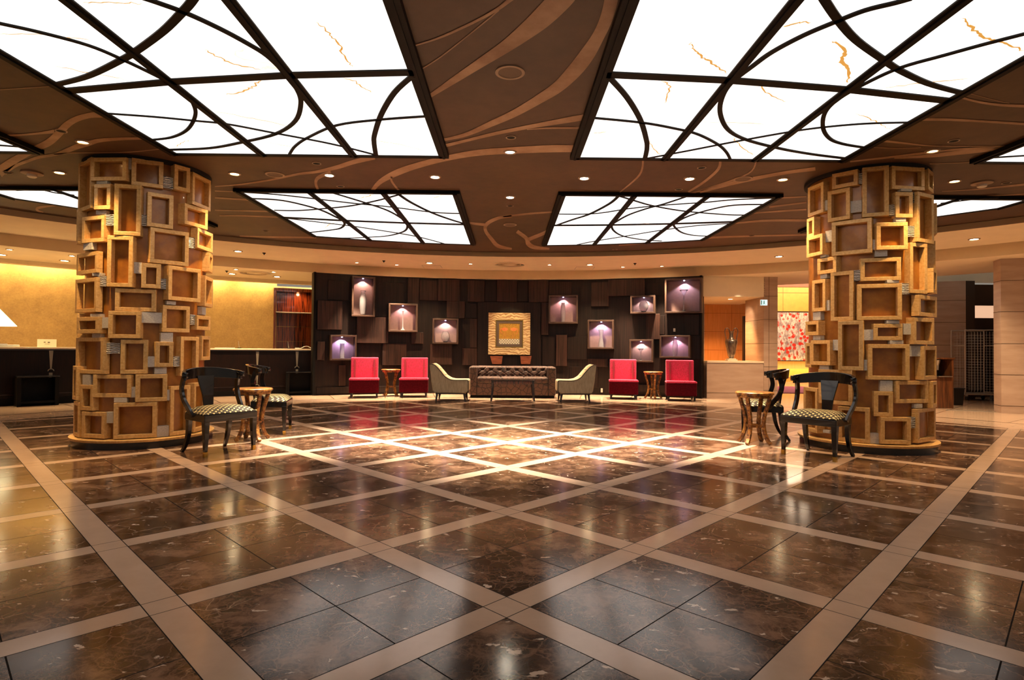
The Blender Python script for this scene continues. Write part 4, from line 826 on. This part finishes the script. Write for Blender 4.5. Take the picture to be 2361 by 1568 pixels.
# ------------------------------------------------------------------ reception
a0, a1 = atan2(-9.9, 8.0), math.asin(-4.5 / 11.75)
t = empty('reception_counter', (0, 3, 0), 0, 'long dark wood reception counter with a pale stone top at left', 'counter')
def arcslab(R0, R1, z0, z1, a0, a1, n=30):
    b = MB(); b.loft([[(R0 * sin(a), R0 * cos(a), z0), (R1 * sin(a), R1 * cos(a), z0), (R1 * sin(a), R1 * cos(a), z1), (R0 * sin(a), R0 * cos(a), z1)] for a in [a0 + (a1 - a0) * i / n for i in range(n + 1)]]); return b
arcslab(11.75, 12.3, .12, 1.02, a0, a1).build('body', 'counter_wood', t); arcslab(11.72, 12.3, 0, .12, a0, a1).build('kick_board', 'dark_base', t)
arcslab(11.735, 11.76, .19, .205, a0, a1).build('bead', 'dark_walnut', t)
arcslab(11.68, 12.38, 1.03, 1.065, a0, a1).build('stone_top', 'counter_top', t, bevel=.005); arcslab(11.70, 12.3, 1.005, 1.03, a0, a1).build('top_edge', 'dark_walnut', t)
for px in (117, 593, 684.5):
    q = atc(px, 860, 0, 3, 11.74, True); aa = atan2(q.x, q.y - 3); e = Vector((cos(aa), -sin(aa), 0)); nn_ = Vector((sin(aa), cos(aa), 0)); c0 = nn_ * 11.735
    b = MB()
    def tz(w0, w1, z0, z1, b=b):
        b.loft([[c0 - e * w0 + Vector((0, 0, z0)), c0 + e * w0 + Vector((0, 0, z0)), c0 + e * w0 + nn_ * .02 + Vector((0, 0, z0)), c0 - e * w0 + nn_ * .02 + Vector((0, 0, z0))], [c0 - e * w1 + Vector((0, 0, z1)), c0 + e * w1 + Vector((0, 0, z1)), c0 + e * w1 + nn_ * .02 + Vector((0, 0, z1)), c0 - e * w1 + nn_ * .02 + Vector((0, 0, z1))]])
    tz(.012, .032, .66, 1.0); tz(.010, .026, .26, .56); tz(.026, .026, .56, .585)
    for zc in (.645, .235): b.tube([c0 + e * (.045 * cos(k * pi / 8)) + Vector((0, 0, zc - .03 + .04 * sin(k * pi / 8))) for k in range(9)], .009, 6)
    b.build('inlay_motif', 'inlay', t)
# bag stands before the counter
def bag_stand(px, label):
    q = atc(px, 930, 0, 3, 11.52, True); aa = atan2(q.x, q.y - 3); t = empty('bag_stand', (q.x, q.y, 0), -aa, label, 'bag stand', 'black bag stands at the counter')
    MB().b2((-.31, -.16, .52), (.31, .16, .545)).build('shelf', 'black_lacquer', t, bevel=.004)
    for s_ in (-1, 1): MB().b2((s_ * .27 - .03, -.15, 0), (s_ * .27 + .03, .15, .52)).build('side_panel', 'dark_base', t)
    MB().b2((-.24, .12, .05), (.24, .15, .5)).build('back_panel', 'dark_base', t); MB().b2((-.24, -.14, .05), (.24, .12, .09)).build('bottom_shelf', 'dark_base', t)
bag_stand(84, 'black low bag stand before the counter left of the left column'); bag_stand(691, 'black low bag stand before the counter beside the dark wall')
# back cabinet
a2, a3 = atan2(-6.17, 12.3), atan2(-5.22, 12.75)
q0 = Vector((13.7 * sin(a2), 3 + 13.7 * cos(a2), 0)); q1 = Vector((13.7 * sin(a3), 3 + 13.7 * cos(a3), 0)); dv = q1 - q0; ang = atan2(dv.y, dv.x); wd = dv.length
t = empty('display_cabinet', ((q0.x + q1.x) / 2, (q0.y + q1.y) / 2, 0), ang, 'tall glossy rosewood cabinet with a glass shelf behind the counter, beside the dark wall', 'cabinet')
hwc = wd / 2; MB().b2((-hwc, .28, 0), (hwc, .32, 2.62)).build('back_board', 'rosewood', t)
b = MB(); b.b2((-hwc, 0, 0), (-hwc + .05, .3, 2.62)); b.b2((hwc - .05, 0, 0), (hwc, .3, 2.62)); b.b2((-hwc, 0, 2.57), (hwc, .3, 2.66)); b.build('carcass', 'rosewood', t)
MB().b2((-hwc + .05, .02, 2.02), (hwc - .05, .28, 2.035)).build('glass_shelf', 'paper', t)
for z in (1.65, 1.25): MB().b2((-hwc + .05, .27, z), (hwc - .05, .285, z + .008)).build('panel_joint', 'brass', t)
MB().b2((hwc, -.05, 0), (hwc + .08, .3, 2.7)).build('side_post', 'stone_top', t)
MB().b2((-hwc, -.02, 2.66), (hwc + .1, .3, 2.70)).build('cornice', 'stone_top', t)
spot('cabinet_lamp', (q0.x * .5 + q1.x * .5 + .1, (q0.y + q1.y) / 2 + .05, 2.55), ((q0.x + q1.x) / 2 - .05, (q0.y + q1.y) / 2 + .3, 1.9), 14, 'ffb070', 150, 1.)
# counter-top items
def onc(px, R=12.0): q = atc(px, 800, 0, 3, R, True); return q.x, q.y, -atan2(q.x, q.y - 3)
x, y, r_ = onc(-18, 12.0)
t = empty('table_lamp', (x, y, 1.065), r_, 'glowing cone-shaded table lamp on the counter at the left picture edge', 'lamp')
MB().lathe([(.001, 0), (.1, 0), (.09, .02), (.02, .03), (.015, .4), (.001, .4)]).build('base', 'brass', t, smooth=40)
MB().lathe([(.34, .38), (.07, .72), (.065, .72), (.333, .38)], n=36).build('lamp_shade', 'shade_glow', t, smooth=40)
x, y, r_ = onc(15, 11.82); t = empty('document_tray', (x, y, 1.065), r_, 'white low document tray on the counter at the left edge', 'tray'); MB().b2((-.2, -.08, 0), (.17, .08, .04)).build('tray_body', 'paper', t, bevel=.008); MB().b2((-.18, -.07, .04), (.0, .07, .06)).build('paper_stack', 'white_plastic', t)
x, y, r_ = onc(108, 12.0); t = empty('desk_sign', (x, y, 1.065), r_, 'pale folded card sign standing on the counter', 'sign')
MB().b2((-.145, -.005, 0), (.145, .005, .15)).build('card', 'ivory_plastic', t)
b = MB(); b.b2((-.05, -.0075, .085), (-.02, -.005, .1)); b.b2((.01, -.0075, .08), (.045, -.005, .1)); b.b2((-.035, -.0075, .055), (.04, -.005, .06)); b.build('lettering', 'ink', t)
for px, lb in ((552, 'pen on a small black stand on the counter, right of the left column'), (666, 'pen on a small black stand on the counter before the cabinet')):
    x, y, r_ = onc(px, 11.95); t = empty('pen_stand', (x, y, 1.065), r_, lb, 'pen stand', 'pens on the counter')
    MB().lathe([(.001, 0), (.045, 0), (.045, .012), (.012, .018), (.001, .018)], n=18).build('stand_base', 'black_lacquer', t); MB().tube([(0, 0, .015), (-.012, 0, .07), (-.022, 0, .17)], [.009, .007, .003], 8).build('pen', 'steel', t)
x, y, r_ = onc(518, 11.95); tag(MB().b2((-.2, -.1, 0), (.2, .1, .012)).build('paper_pad', 'paper', loc=(x, y, 1.066)), 'flat white writing pad on the counter right of the left column', 'paper pad').rotation_euler = (0, 0, r_)
x, y, r_ = onc(703, 11.95); o = MB().tube(cr([(-.2, .03, .012), (-.1, -.03, .01), (-.02, 0, .05), (.06, .02, .06), (.14, 0, .02), (.2, -.02, .01)]), .008, 6).build('white_cable', 'white_plastic', smooth=True, loc=(x, y, 1.066)); o.rotation_euler = (0, 0, r_); tag(o, 'loose white cable on the counter end by the dark wall', 'cable')
x, y, r_ = onc(685, 11.9); tag(MB().b2((-.04, -.03, 0), (.04, .03, .022)).build('paper_box', 'white_plastic', loc=(x, y, 1.066)), 'tiny white box on the counter near the cable', 'box')

# ------------------------------------------------------------------ right side: stone opening, counter, corridor
YR = 13.45
def stone(name, a, b_, label=None, cat=None, kind='structure', mat='stone_clad', joints=(), parent=None):
    o = MB().b2(a, b_).build(name, mat, parent)
    if not parent: tag(o, label, cat, None, kind)
    if joints:
        j = MB()
        for z in joints: j.b2((a[0] - .002, a[1] - .002, z - .004), (b_[0] + .002, b_[1] + .002, z + .004))
        j.build('stone_joint', 'stone_joint', o)
    return o
# stone sill counter
xa, za = aty(1617, 832, YR); xb_, _ = aty(1767, 832, YR)
xb_ = aty(1773, 700, YR)[0] - .125; t = empty('stone_counter', ((4.62 + xb_) / 2, YR + .3, 0), 0, 'low beige stone counter carrying the silver amphora', 'counter')
hwk = (xb_ - 4.62) / 2; MB().b2((-hwk, -.3, 0), (hwk, .3, za - .04)).build('stone_front', 'stone_clad', t); MB().b2((-hwk, -.32, za - .04), (hwk, .3, za)).build('stone_top', 'stone_top', t)
MB().b2((-hwk, -.303, .12), (hwk, -.3, .128)).build('joint', 'stone_joint', t)
# header above opening
zt = 2.83; zh = aty(1690, 684, YR)[1]
stone('wall_header', (4.5, YR, zh), (aty(1764, 684, YR)[0], YR + .3, zt), mat='cream_plaster')
# left jamb (lit) + ceiling of opening
stone('trim_1', (4.45, YR + .1, 0), (4.58, YR + 2.2, zh), mat='cream_plaster')
stone('ceiling_niche', (4.5, YR + .1, zh), (6.3, YR + 2.4, zh + .05), mat='cream_plaster')
# pillar
px0 = aty(1773, 700, YR)[0]; px1 = aty(1793, 700, YR)[0]
jz = [aty(1785, yy, YR)[1] for yy in (683, 737, 792, 846, 901)]
pil = tag(MB().b2((px0 - .12, YR, 0), (px1, YR + .35, 2.83)).build('stone_pillar', 'stone_clad'), None, None, None, 'structure')
j = MB(); [j.b2((px0 - .122, YR - .002, z - .004), (px1 + .002, YR + .352, z + .004)) for z in jz]; j.b2((px0 - .004, YR - .002, 0), (px0 + .004, YR, 2.83)); j.build('stone_joint', 'stone_joint', pil)
# return wall going back from the pillar
stone('wall_return', (px0 - .12, YR + .352, 0), (px0 + .02, YR + 1.05, zh), joints=[aty(1785, yy, YR)[1] for yy in (737, 792)])
# back of the opening: stone strip + orange wood panels
YB = YR + 2.3
stone('wall_opening', (4.4, YB, 0), (5.35, YB + .1, zh + .05), joints=[1.12, 1.62, 2.12])
o = MB().b2((5.35, YB, 0), (px0 + 1.2, YB + .1, zh + .1)).build('wall_orange', 'orange_wood'); tag(o, kind='structure')
j = MB(); [j.b2((5.35, YB - .003, z - .004), (7.0, YB, z + .004)) for z in (1.12, 1.62, 2.12)]; j.b2((6.08, YB - .003, 0), (6.088, YB, 3)); j.build('panel_joint', 'brown_band', o)
MB()
xq = aty(1716.5, 775, YR + 1.2)[0]
t = empty('dark_screen', (xq, YR + 1.2, 0), 0, 'narrow dark framed screen edge seen at the back of the amphora opening', 'screen'); MB().b2((-.03, -.06, 0), (.03, .06, 1.98)).build('screen_body', 'picture_black', t)
downlight(1684, 689, zh, .06, 'lamp_soft', 'downlight inside the stone opening above the amphora', 'opening downlight', 180, 'ffb870', 90, .8, (*[v for v in aty(1684, 689, YR + 1.2)][:1], YR + 1.5, 0))
spot('return_wash', (5.3, YR + .6, 2.35), (px0 - .12, YR + .9, 1.7), 25, 'ffd8a8', 70, .8)
# amphora
xm_, _ = aty(1685, 830, YR + .25)
t = empty('amphora', (xm_, YR + .22, za), 0, 'tall silver two-handled amphora standing on the stone counter', 'vase')
MB().b2((-.115, -.09, 0), (.115, .09, .035)).build('base_slab', 'stone_top', t, bevel=.004); MB().b2((-.085, -.075, .035), (.085, .075, .06)).build('base_step', 'stone_top', t, bevel=.004)
px_ = .0065 * .001 * 1000 / 10
body = [(.001, .06), (.055, .06), (.05, .075), (.07, .1), (.09, .18), (.115, .3), (.138, .42), (.14, .47), (.125, .495), (.085, .51), (.055, .53), (.05, .56), (.045, .62), (.05, .67), (.066, .69), (.066, .7), (.05, .7), (.04, .62), (.001, .6)]
MB().lathe(body, n=40).build('vase_body', 'silver_ant', t, smooth=50)
for s_ in (-1, 1): MB().tube(cr([(s_ * .13, 0, .46), (s_ * .125, 0, .53), (s_ * .145, 0, .63), (s_ * .155, 0, .7), (s_ * .13, 0, .76), (s_ * .09, 0, .77), (s_ * .055, 0, .735), (s_ * .045, 0, .69)]), .011, 10).build('handle', 'silver_ant', t, smooth=True)
spot('amphora_lamp', (xm_ + .1, YR - .3, 2.78), (xm_, YR + .25, 1.1), 40, 'ffe0b8', 40, .7)
# exit sign
ex, ez = aty(1760, 698, YR - .05); t = empty('exit_sign', (ex, YR - .06, ez), 0, 'small backlit pale blue exit sign on the return wall by the stone pillar', 'sign')
MB().box((0, 0, 0), (.17, .04, .14)).build('sign_case', 'white_plastic', t); MB().box((0, -.022, 0), (.155, .004, .125)).build('sign_face', 'exit_glow', t)
simple('exit_green', '8fd8c0', .5); b = MB(); b.box((.0, -.026, .035), (.02, .003, .02)); b.box((0, -.026, 0), (.025, .003, .05)); b.tube([(0, -.026, -.02), (.03, -.026, -.04)], .006, 5); b.tube([(0, -.026, -.02), (-.025, -.026, -.045)], .006, 5); b.b2((-.07, -.027, -.05), (-.045, -.025, .05)); b.build('pictogram', 'exit_green', t)
# corridor
YW = 21.
zz = lambda yy: aty(1830, yy, YW)[1]
cx0, cx1 = aty(1770, 700, YW)[0], aty(1930, 700, YW)[0]
o = MB().b2((cx0 - 1, YW, 0), (cx1 + 2, YW + .2, 4)).build('wall_corridor', 'orange_wood'); tag(o, kind='structure')
MB().b2((cx0 - 1, YW - .03, zz(718)), (cx1 + 2, YW, zz(663))).build('upper_panel', 'yellow_wood', o)
MB().b2((cx0 - 1, YW - .06, zz(662)), (cx1 + 2, YW, zz(654))).build('wood_band', 'brown_band', o)
MB().b2((cx0 - 1, YW - .03, zz(870)), (cx1 + 2, YW, zz(850))).build('lower_panel', 'yellow_wood', o)
j = MB(); j.b2((cx0 - 1, YW - .034, zz(676)), (cx1 + 2, YW - .03, zz(675))); j.b2((aty(1804, 700, YW)[0], YW - .034, zz(718)), (aty(1804.7, 700, YW)[0], YW - .03, zz(663))); j.build('panel_joint', 'brown_band', o)
t = empty('abstract_painting', ((cx0 + cx1) / 2 + .3, YW - .08, zz(831)), 0, 'large red and white abstract painting on the corridor wall', 'painting')
wpn = (cx1 - cx0) / 2 + .1; MB().b2((-wpn, -.02, 0), (wpn, .02, zz(721) - zz(831))).build('canvas', 'abstract_paint', t); MB().b2((-wpn - .03, -.01, -.03), (wpn + .03, .04, zz(721) - zz(831) + .03)).build('frame', 'picture_black', t)
o = MB().b2((cx0 - 1, YW - .6, 3.55), (cx1 + 2, YW - .5, 3.62)).build('trim_corridor', 'white_cove'); tag(o, kind='structure')
area('corridor_wash', ((cx0 + cx1) / 2, YW - 1.0, 3.5), ((cx0 + cx1) / 2, YW, 1.8), 13, 'ffd890', 3., .2); area('corridor_low', ((cx0 + cx1) / 2, YW - .5, .5), ((cx0 + cx1) / 2, YW, .3), 8, 'ffe080', 3., .1)
area('corridor_ceiling_light', (9.0, 18.5, 3.4), (9.0, 18.5, 0), 70, 'ffe8c8', 3, 3)
tag(MB().b2((6.7, 15.2, .0), (14, 18., .012)).build('hall_carpet', 'magenta_carpet'), 'magenta patterned carpet runner across the corridor behind the right black chairs', 'carpet')
tag(MB().b2((6.5, 14.2, 3.7), (14, YW, 3.75)).build('ceiling_corridor', 'cream_plaster'), kind='structure')
tag(MB().b2((6.35, 14.2, 2.83), (12.5, 14.25, 3.7)).build('wall_corridor_header', 'cream_plaster'), kind='structure')
# right corridor: stone wall behind right column
YS = 13.9; xl, xr = aty(2110, 700, YS)[0], aty(2223, 700, YS)[0]
def slabw(name, p0, p1, z0, z1, mat, joints=(), th=.15):
    dx, dy = p1[0] - p0[0], p1[1] - p0[1]; an_ = atan2(dy, dx); L_ = hypot(dx, dy); nrm = (-sin(an_), cos(an_)); c_ = ((p0[0] + p1[0]) / 2 + nrm[0] * th / 2, (p0[1] + p1[1]) / 2 + nrm[1] * th / 2, (z0 + z1) / 2)
    o = tag(MB().box(c_, (L_, th, z1 - z0), an_).build(name, mat), kind='structure')
    if joints:
        j = MB(); [j.box((c_[0], c_[1], z), (L_ + .004, th + .006, .008), an_) for z in joints]; j.build('stone_joint', 'stone_joint', o)
    return o
yr = lambda yy, d=13.9: 1.1 + (813.5 - yy) * d / F
slabw('wall_stone', (xl, 14.35), (xr, 13.85), 0, 2.83, 'stone_clad', [yr(692), yr(743), yr(796), yr(850)])
stone('door_frame', (xr, 13.85, 0), (xr + .22, 14.1, 2.83), mat='dark_recess')
xd = xr + .2
stone('wall_recess', (xd, 14.6, 2.3), (xd + 1.6, 14.7, 2.83), mat='dark_recess')
o = stone('window_1', (xd, 14.65, 1.98), (xd + 1.6, 14.7, 2.3), mat='slot_glow')
stone('door_1', (xd, 14.55, 0), (xd + 1.6, 14.62, 1.98), mat='dark_door')
x9, y9 = atz(2309, 953, 0)
slabw('wall_right', (x9, y9), (x9 + 4.5, y9 - 1.6), 0, 2.83, 'stone_clad', [1.1 + (814 - v) * (y9) / F for v in (646, 718, 792, 864, 936)], .3)
slabw('wall_right_inner', (13.2, 14.6), (x9 + .25, y9 + .15), 0, 2.83, 'stone_clad')
q0, q1 = atz(2180, 945, 0), atz(2308, 950.5, 0); tag(MB().tube([(*q0, .004), (*q1, .004)], 0, sq=(.004, .02)).build('threshold_strip', 'steel'), 'thin bright metal strip on the floor at the service doorway', 'floor strip')
# roll cages
def cage(loc, rz, label, dark=False):
    t = empty('roll_cage', loc, rz, label, 'trolley', 'wire roll cages in the doorway'); mt = 'dull_steel' if not dark else 'dark_metal'; w, d, h = .72, .5, 1.62
    b = MB()
    for y in (-d / 2, d / 2): b.tube(cr([(-w / 2, y, .15), (-w / 2, y, .8), (-w / 2, y, h - .06), (-w / 2 + .05, y, h), (0, y, h), (w / 2 - .05, y, h), (w / 2, y, h - .06), (w / 2, y, .8), (w / 2, y, .15)]), .014, 8)
    for x in (-w / 2, w / 2):
        for z in (.18, h - .35): b.tube([(x, -d / 2, z), (x, d / 2, z)], .01, 6)
    b.build('tube_frame', mt, t, smooth=True)
    for y in (-d / 2, d / 2):
        b = MB()
        for i in range(1, 22): z = .2 + (h - .25) * i / 22; b.tube([(-w / 2 + .06, y, z), (w / 2, y, z)], .003, 4)
        for i in range(1, 10): x = -w / 2 + .06 + (w - .06) * i / 10; b.tube([(x, y, .2), (x, y, h - .03)], .003, 4)
        b.build('wire_side', mt, t)
    MB().b2((-w / 2, -d / 2, .13), (w / 2, d / 2, .165)).build('platform', mt, t)
    for x in (-1, 1):
        for y in (-1, 1):
            MB().b2((x * (w / 2 - .06) - .015, y * (d / 2 - .05) - .02, .09), (x * (w / 2 - .06) + .015, y * (d / 2 - .05) + .02, .135)).build('caster_fork', 'dull_steel', t)
            b = MB(); b.T = Matrix.Translation((x * (w / 2 - .06) - .015, y * (d / 2 - .05), .05)) @ Matrix.Rotation(pi / 2, 4, 'Y'); b.cyl((0, 0, 0), .05, .03, 16); b.build('wheel', 'cord_black', t)
cg = atz(2248, 923, 0); cage((cg[0] + .08, cg[1] + .1, 0), -.12, 'steel wire roll cage trolley at left in the service doorway'); cage((cg[0] + .95, cg[1] + .1, 0), .0, 'dark wire roll cage trolley half hidden by the right stone wall', True)
# podium and bin
pq = atz(2190, 942, 0)
t = empty('wood_podium', (pq[0] - .1, pq[1] + .2, 0), .05, 'dark wooden umbrella dispenser stand behind the right column', 'stand')
MB().b2((-.2, -.17, 0), (.2, .17, .62)).build('cabinet_body', 'podium_wood', t, bevel=.005); MB().b2((-.22, -.19, .97), (.22, .19, 1.0)).build('top_board', 'podium_wood', t)
for s_ in (-1, 1): MB().b2((s_ * .2 - .02 * (s_ > 0) * 2, -.17, .62), (s_ * .2 + .04 * (s_ < 0), .17, .97)).build('side_board', 'podium_wood', t)
MB().b2((-.16, .12, .62), (.16, .15, .97)).build('back_board', 'dark_door', t)
MB().lathe([(.001, 0), (.03, 0), (.035, .1), (.06, .2), (.001, .2)], (0.0, 0, .75), 16).build('metal_fitting', 'steel', t); MB().b2((-.14, -.22, .62), (.14, -.12, .635)).build('metal_tray', 'steel', t)
bq = atz(2213, 935, 0); t = empty('waste_bin', (bq[0], bq[1] + .12, 0), 0, 'small black waste bin at the foot of the service doorway', 'bin')
MB().loft([[(x * .09, y * .09, 0) for x, y in ((-1, -1), (1, -1), (1, 1), (-1, 1))], [(x * .11, y * .11, .34) for x, y in ((-1, -1), (1, -1), (1, 1), (-1, 1))]]).build('bin_body', 'black_plastic', t); MB().b2((-.118, -.118, .34), (.118, .118, .36)).build('rim', 'black_plastic', t)
nx_ = aty(2303, 812, 14.5); tag(MB().box((nx_[0], 14.537, nx_[1]), (.12, .03, .2)).build('door_box', 'dull_steel'), 'small grey box on the dark service door', 'box')

# ------------------------------------------------------------------ world and settings
w = bpy.data.worlds.new('world'); bpy.context.scene.world = w; w.use_nodes = True
bg = w.node_tree.nodes['Background']; bg.inputs[0].default_value = (1, .86, .7, 1); bg.inputs[1].default_value = .1
sc = bpy.context.scene; sc.view_settings.view_transform = 'Standard'; sc.view_settings.look = 'None'; sc.view_settings.exposure = 1.4; sc.view_settings.gamma = 1; sc.view_settings.use_curve_mapping = False
sc.cycles.use_denoising = True; sc.cycles.use_adaptive_sampling = True; sc.cycles.adaptive_threshold = .03; sc.cycles.max_bounces = 6; sc.cycles.diffuse_bounces = 3; sc.cycles.glossy_bounces = 3; sc.cycles.transmission_bounces = 6; sc.cycles.caustics_reflective = False; sc.cycles.caustics_refractive = False; sc.cycles.sample_clamp_indirect = 4
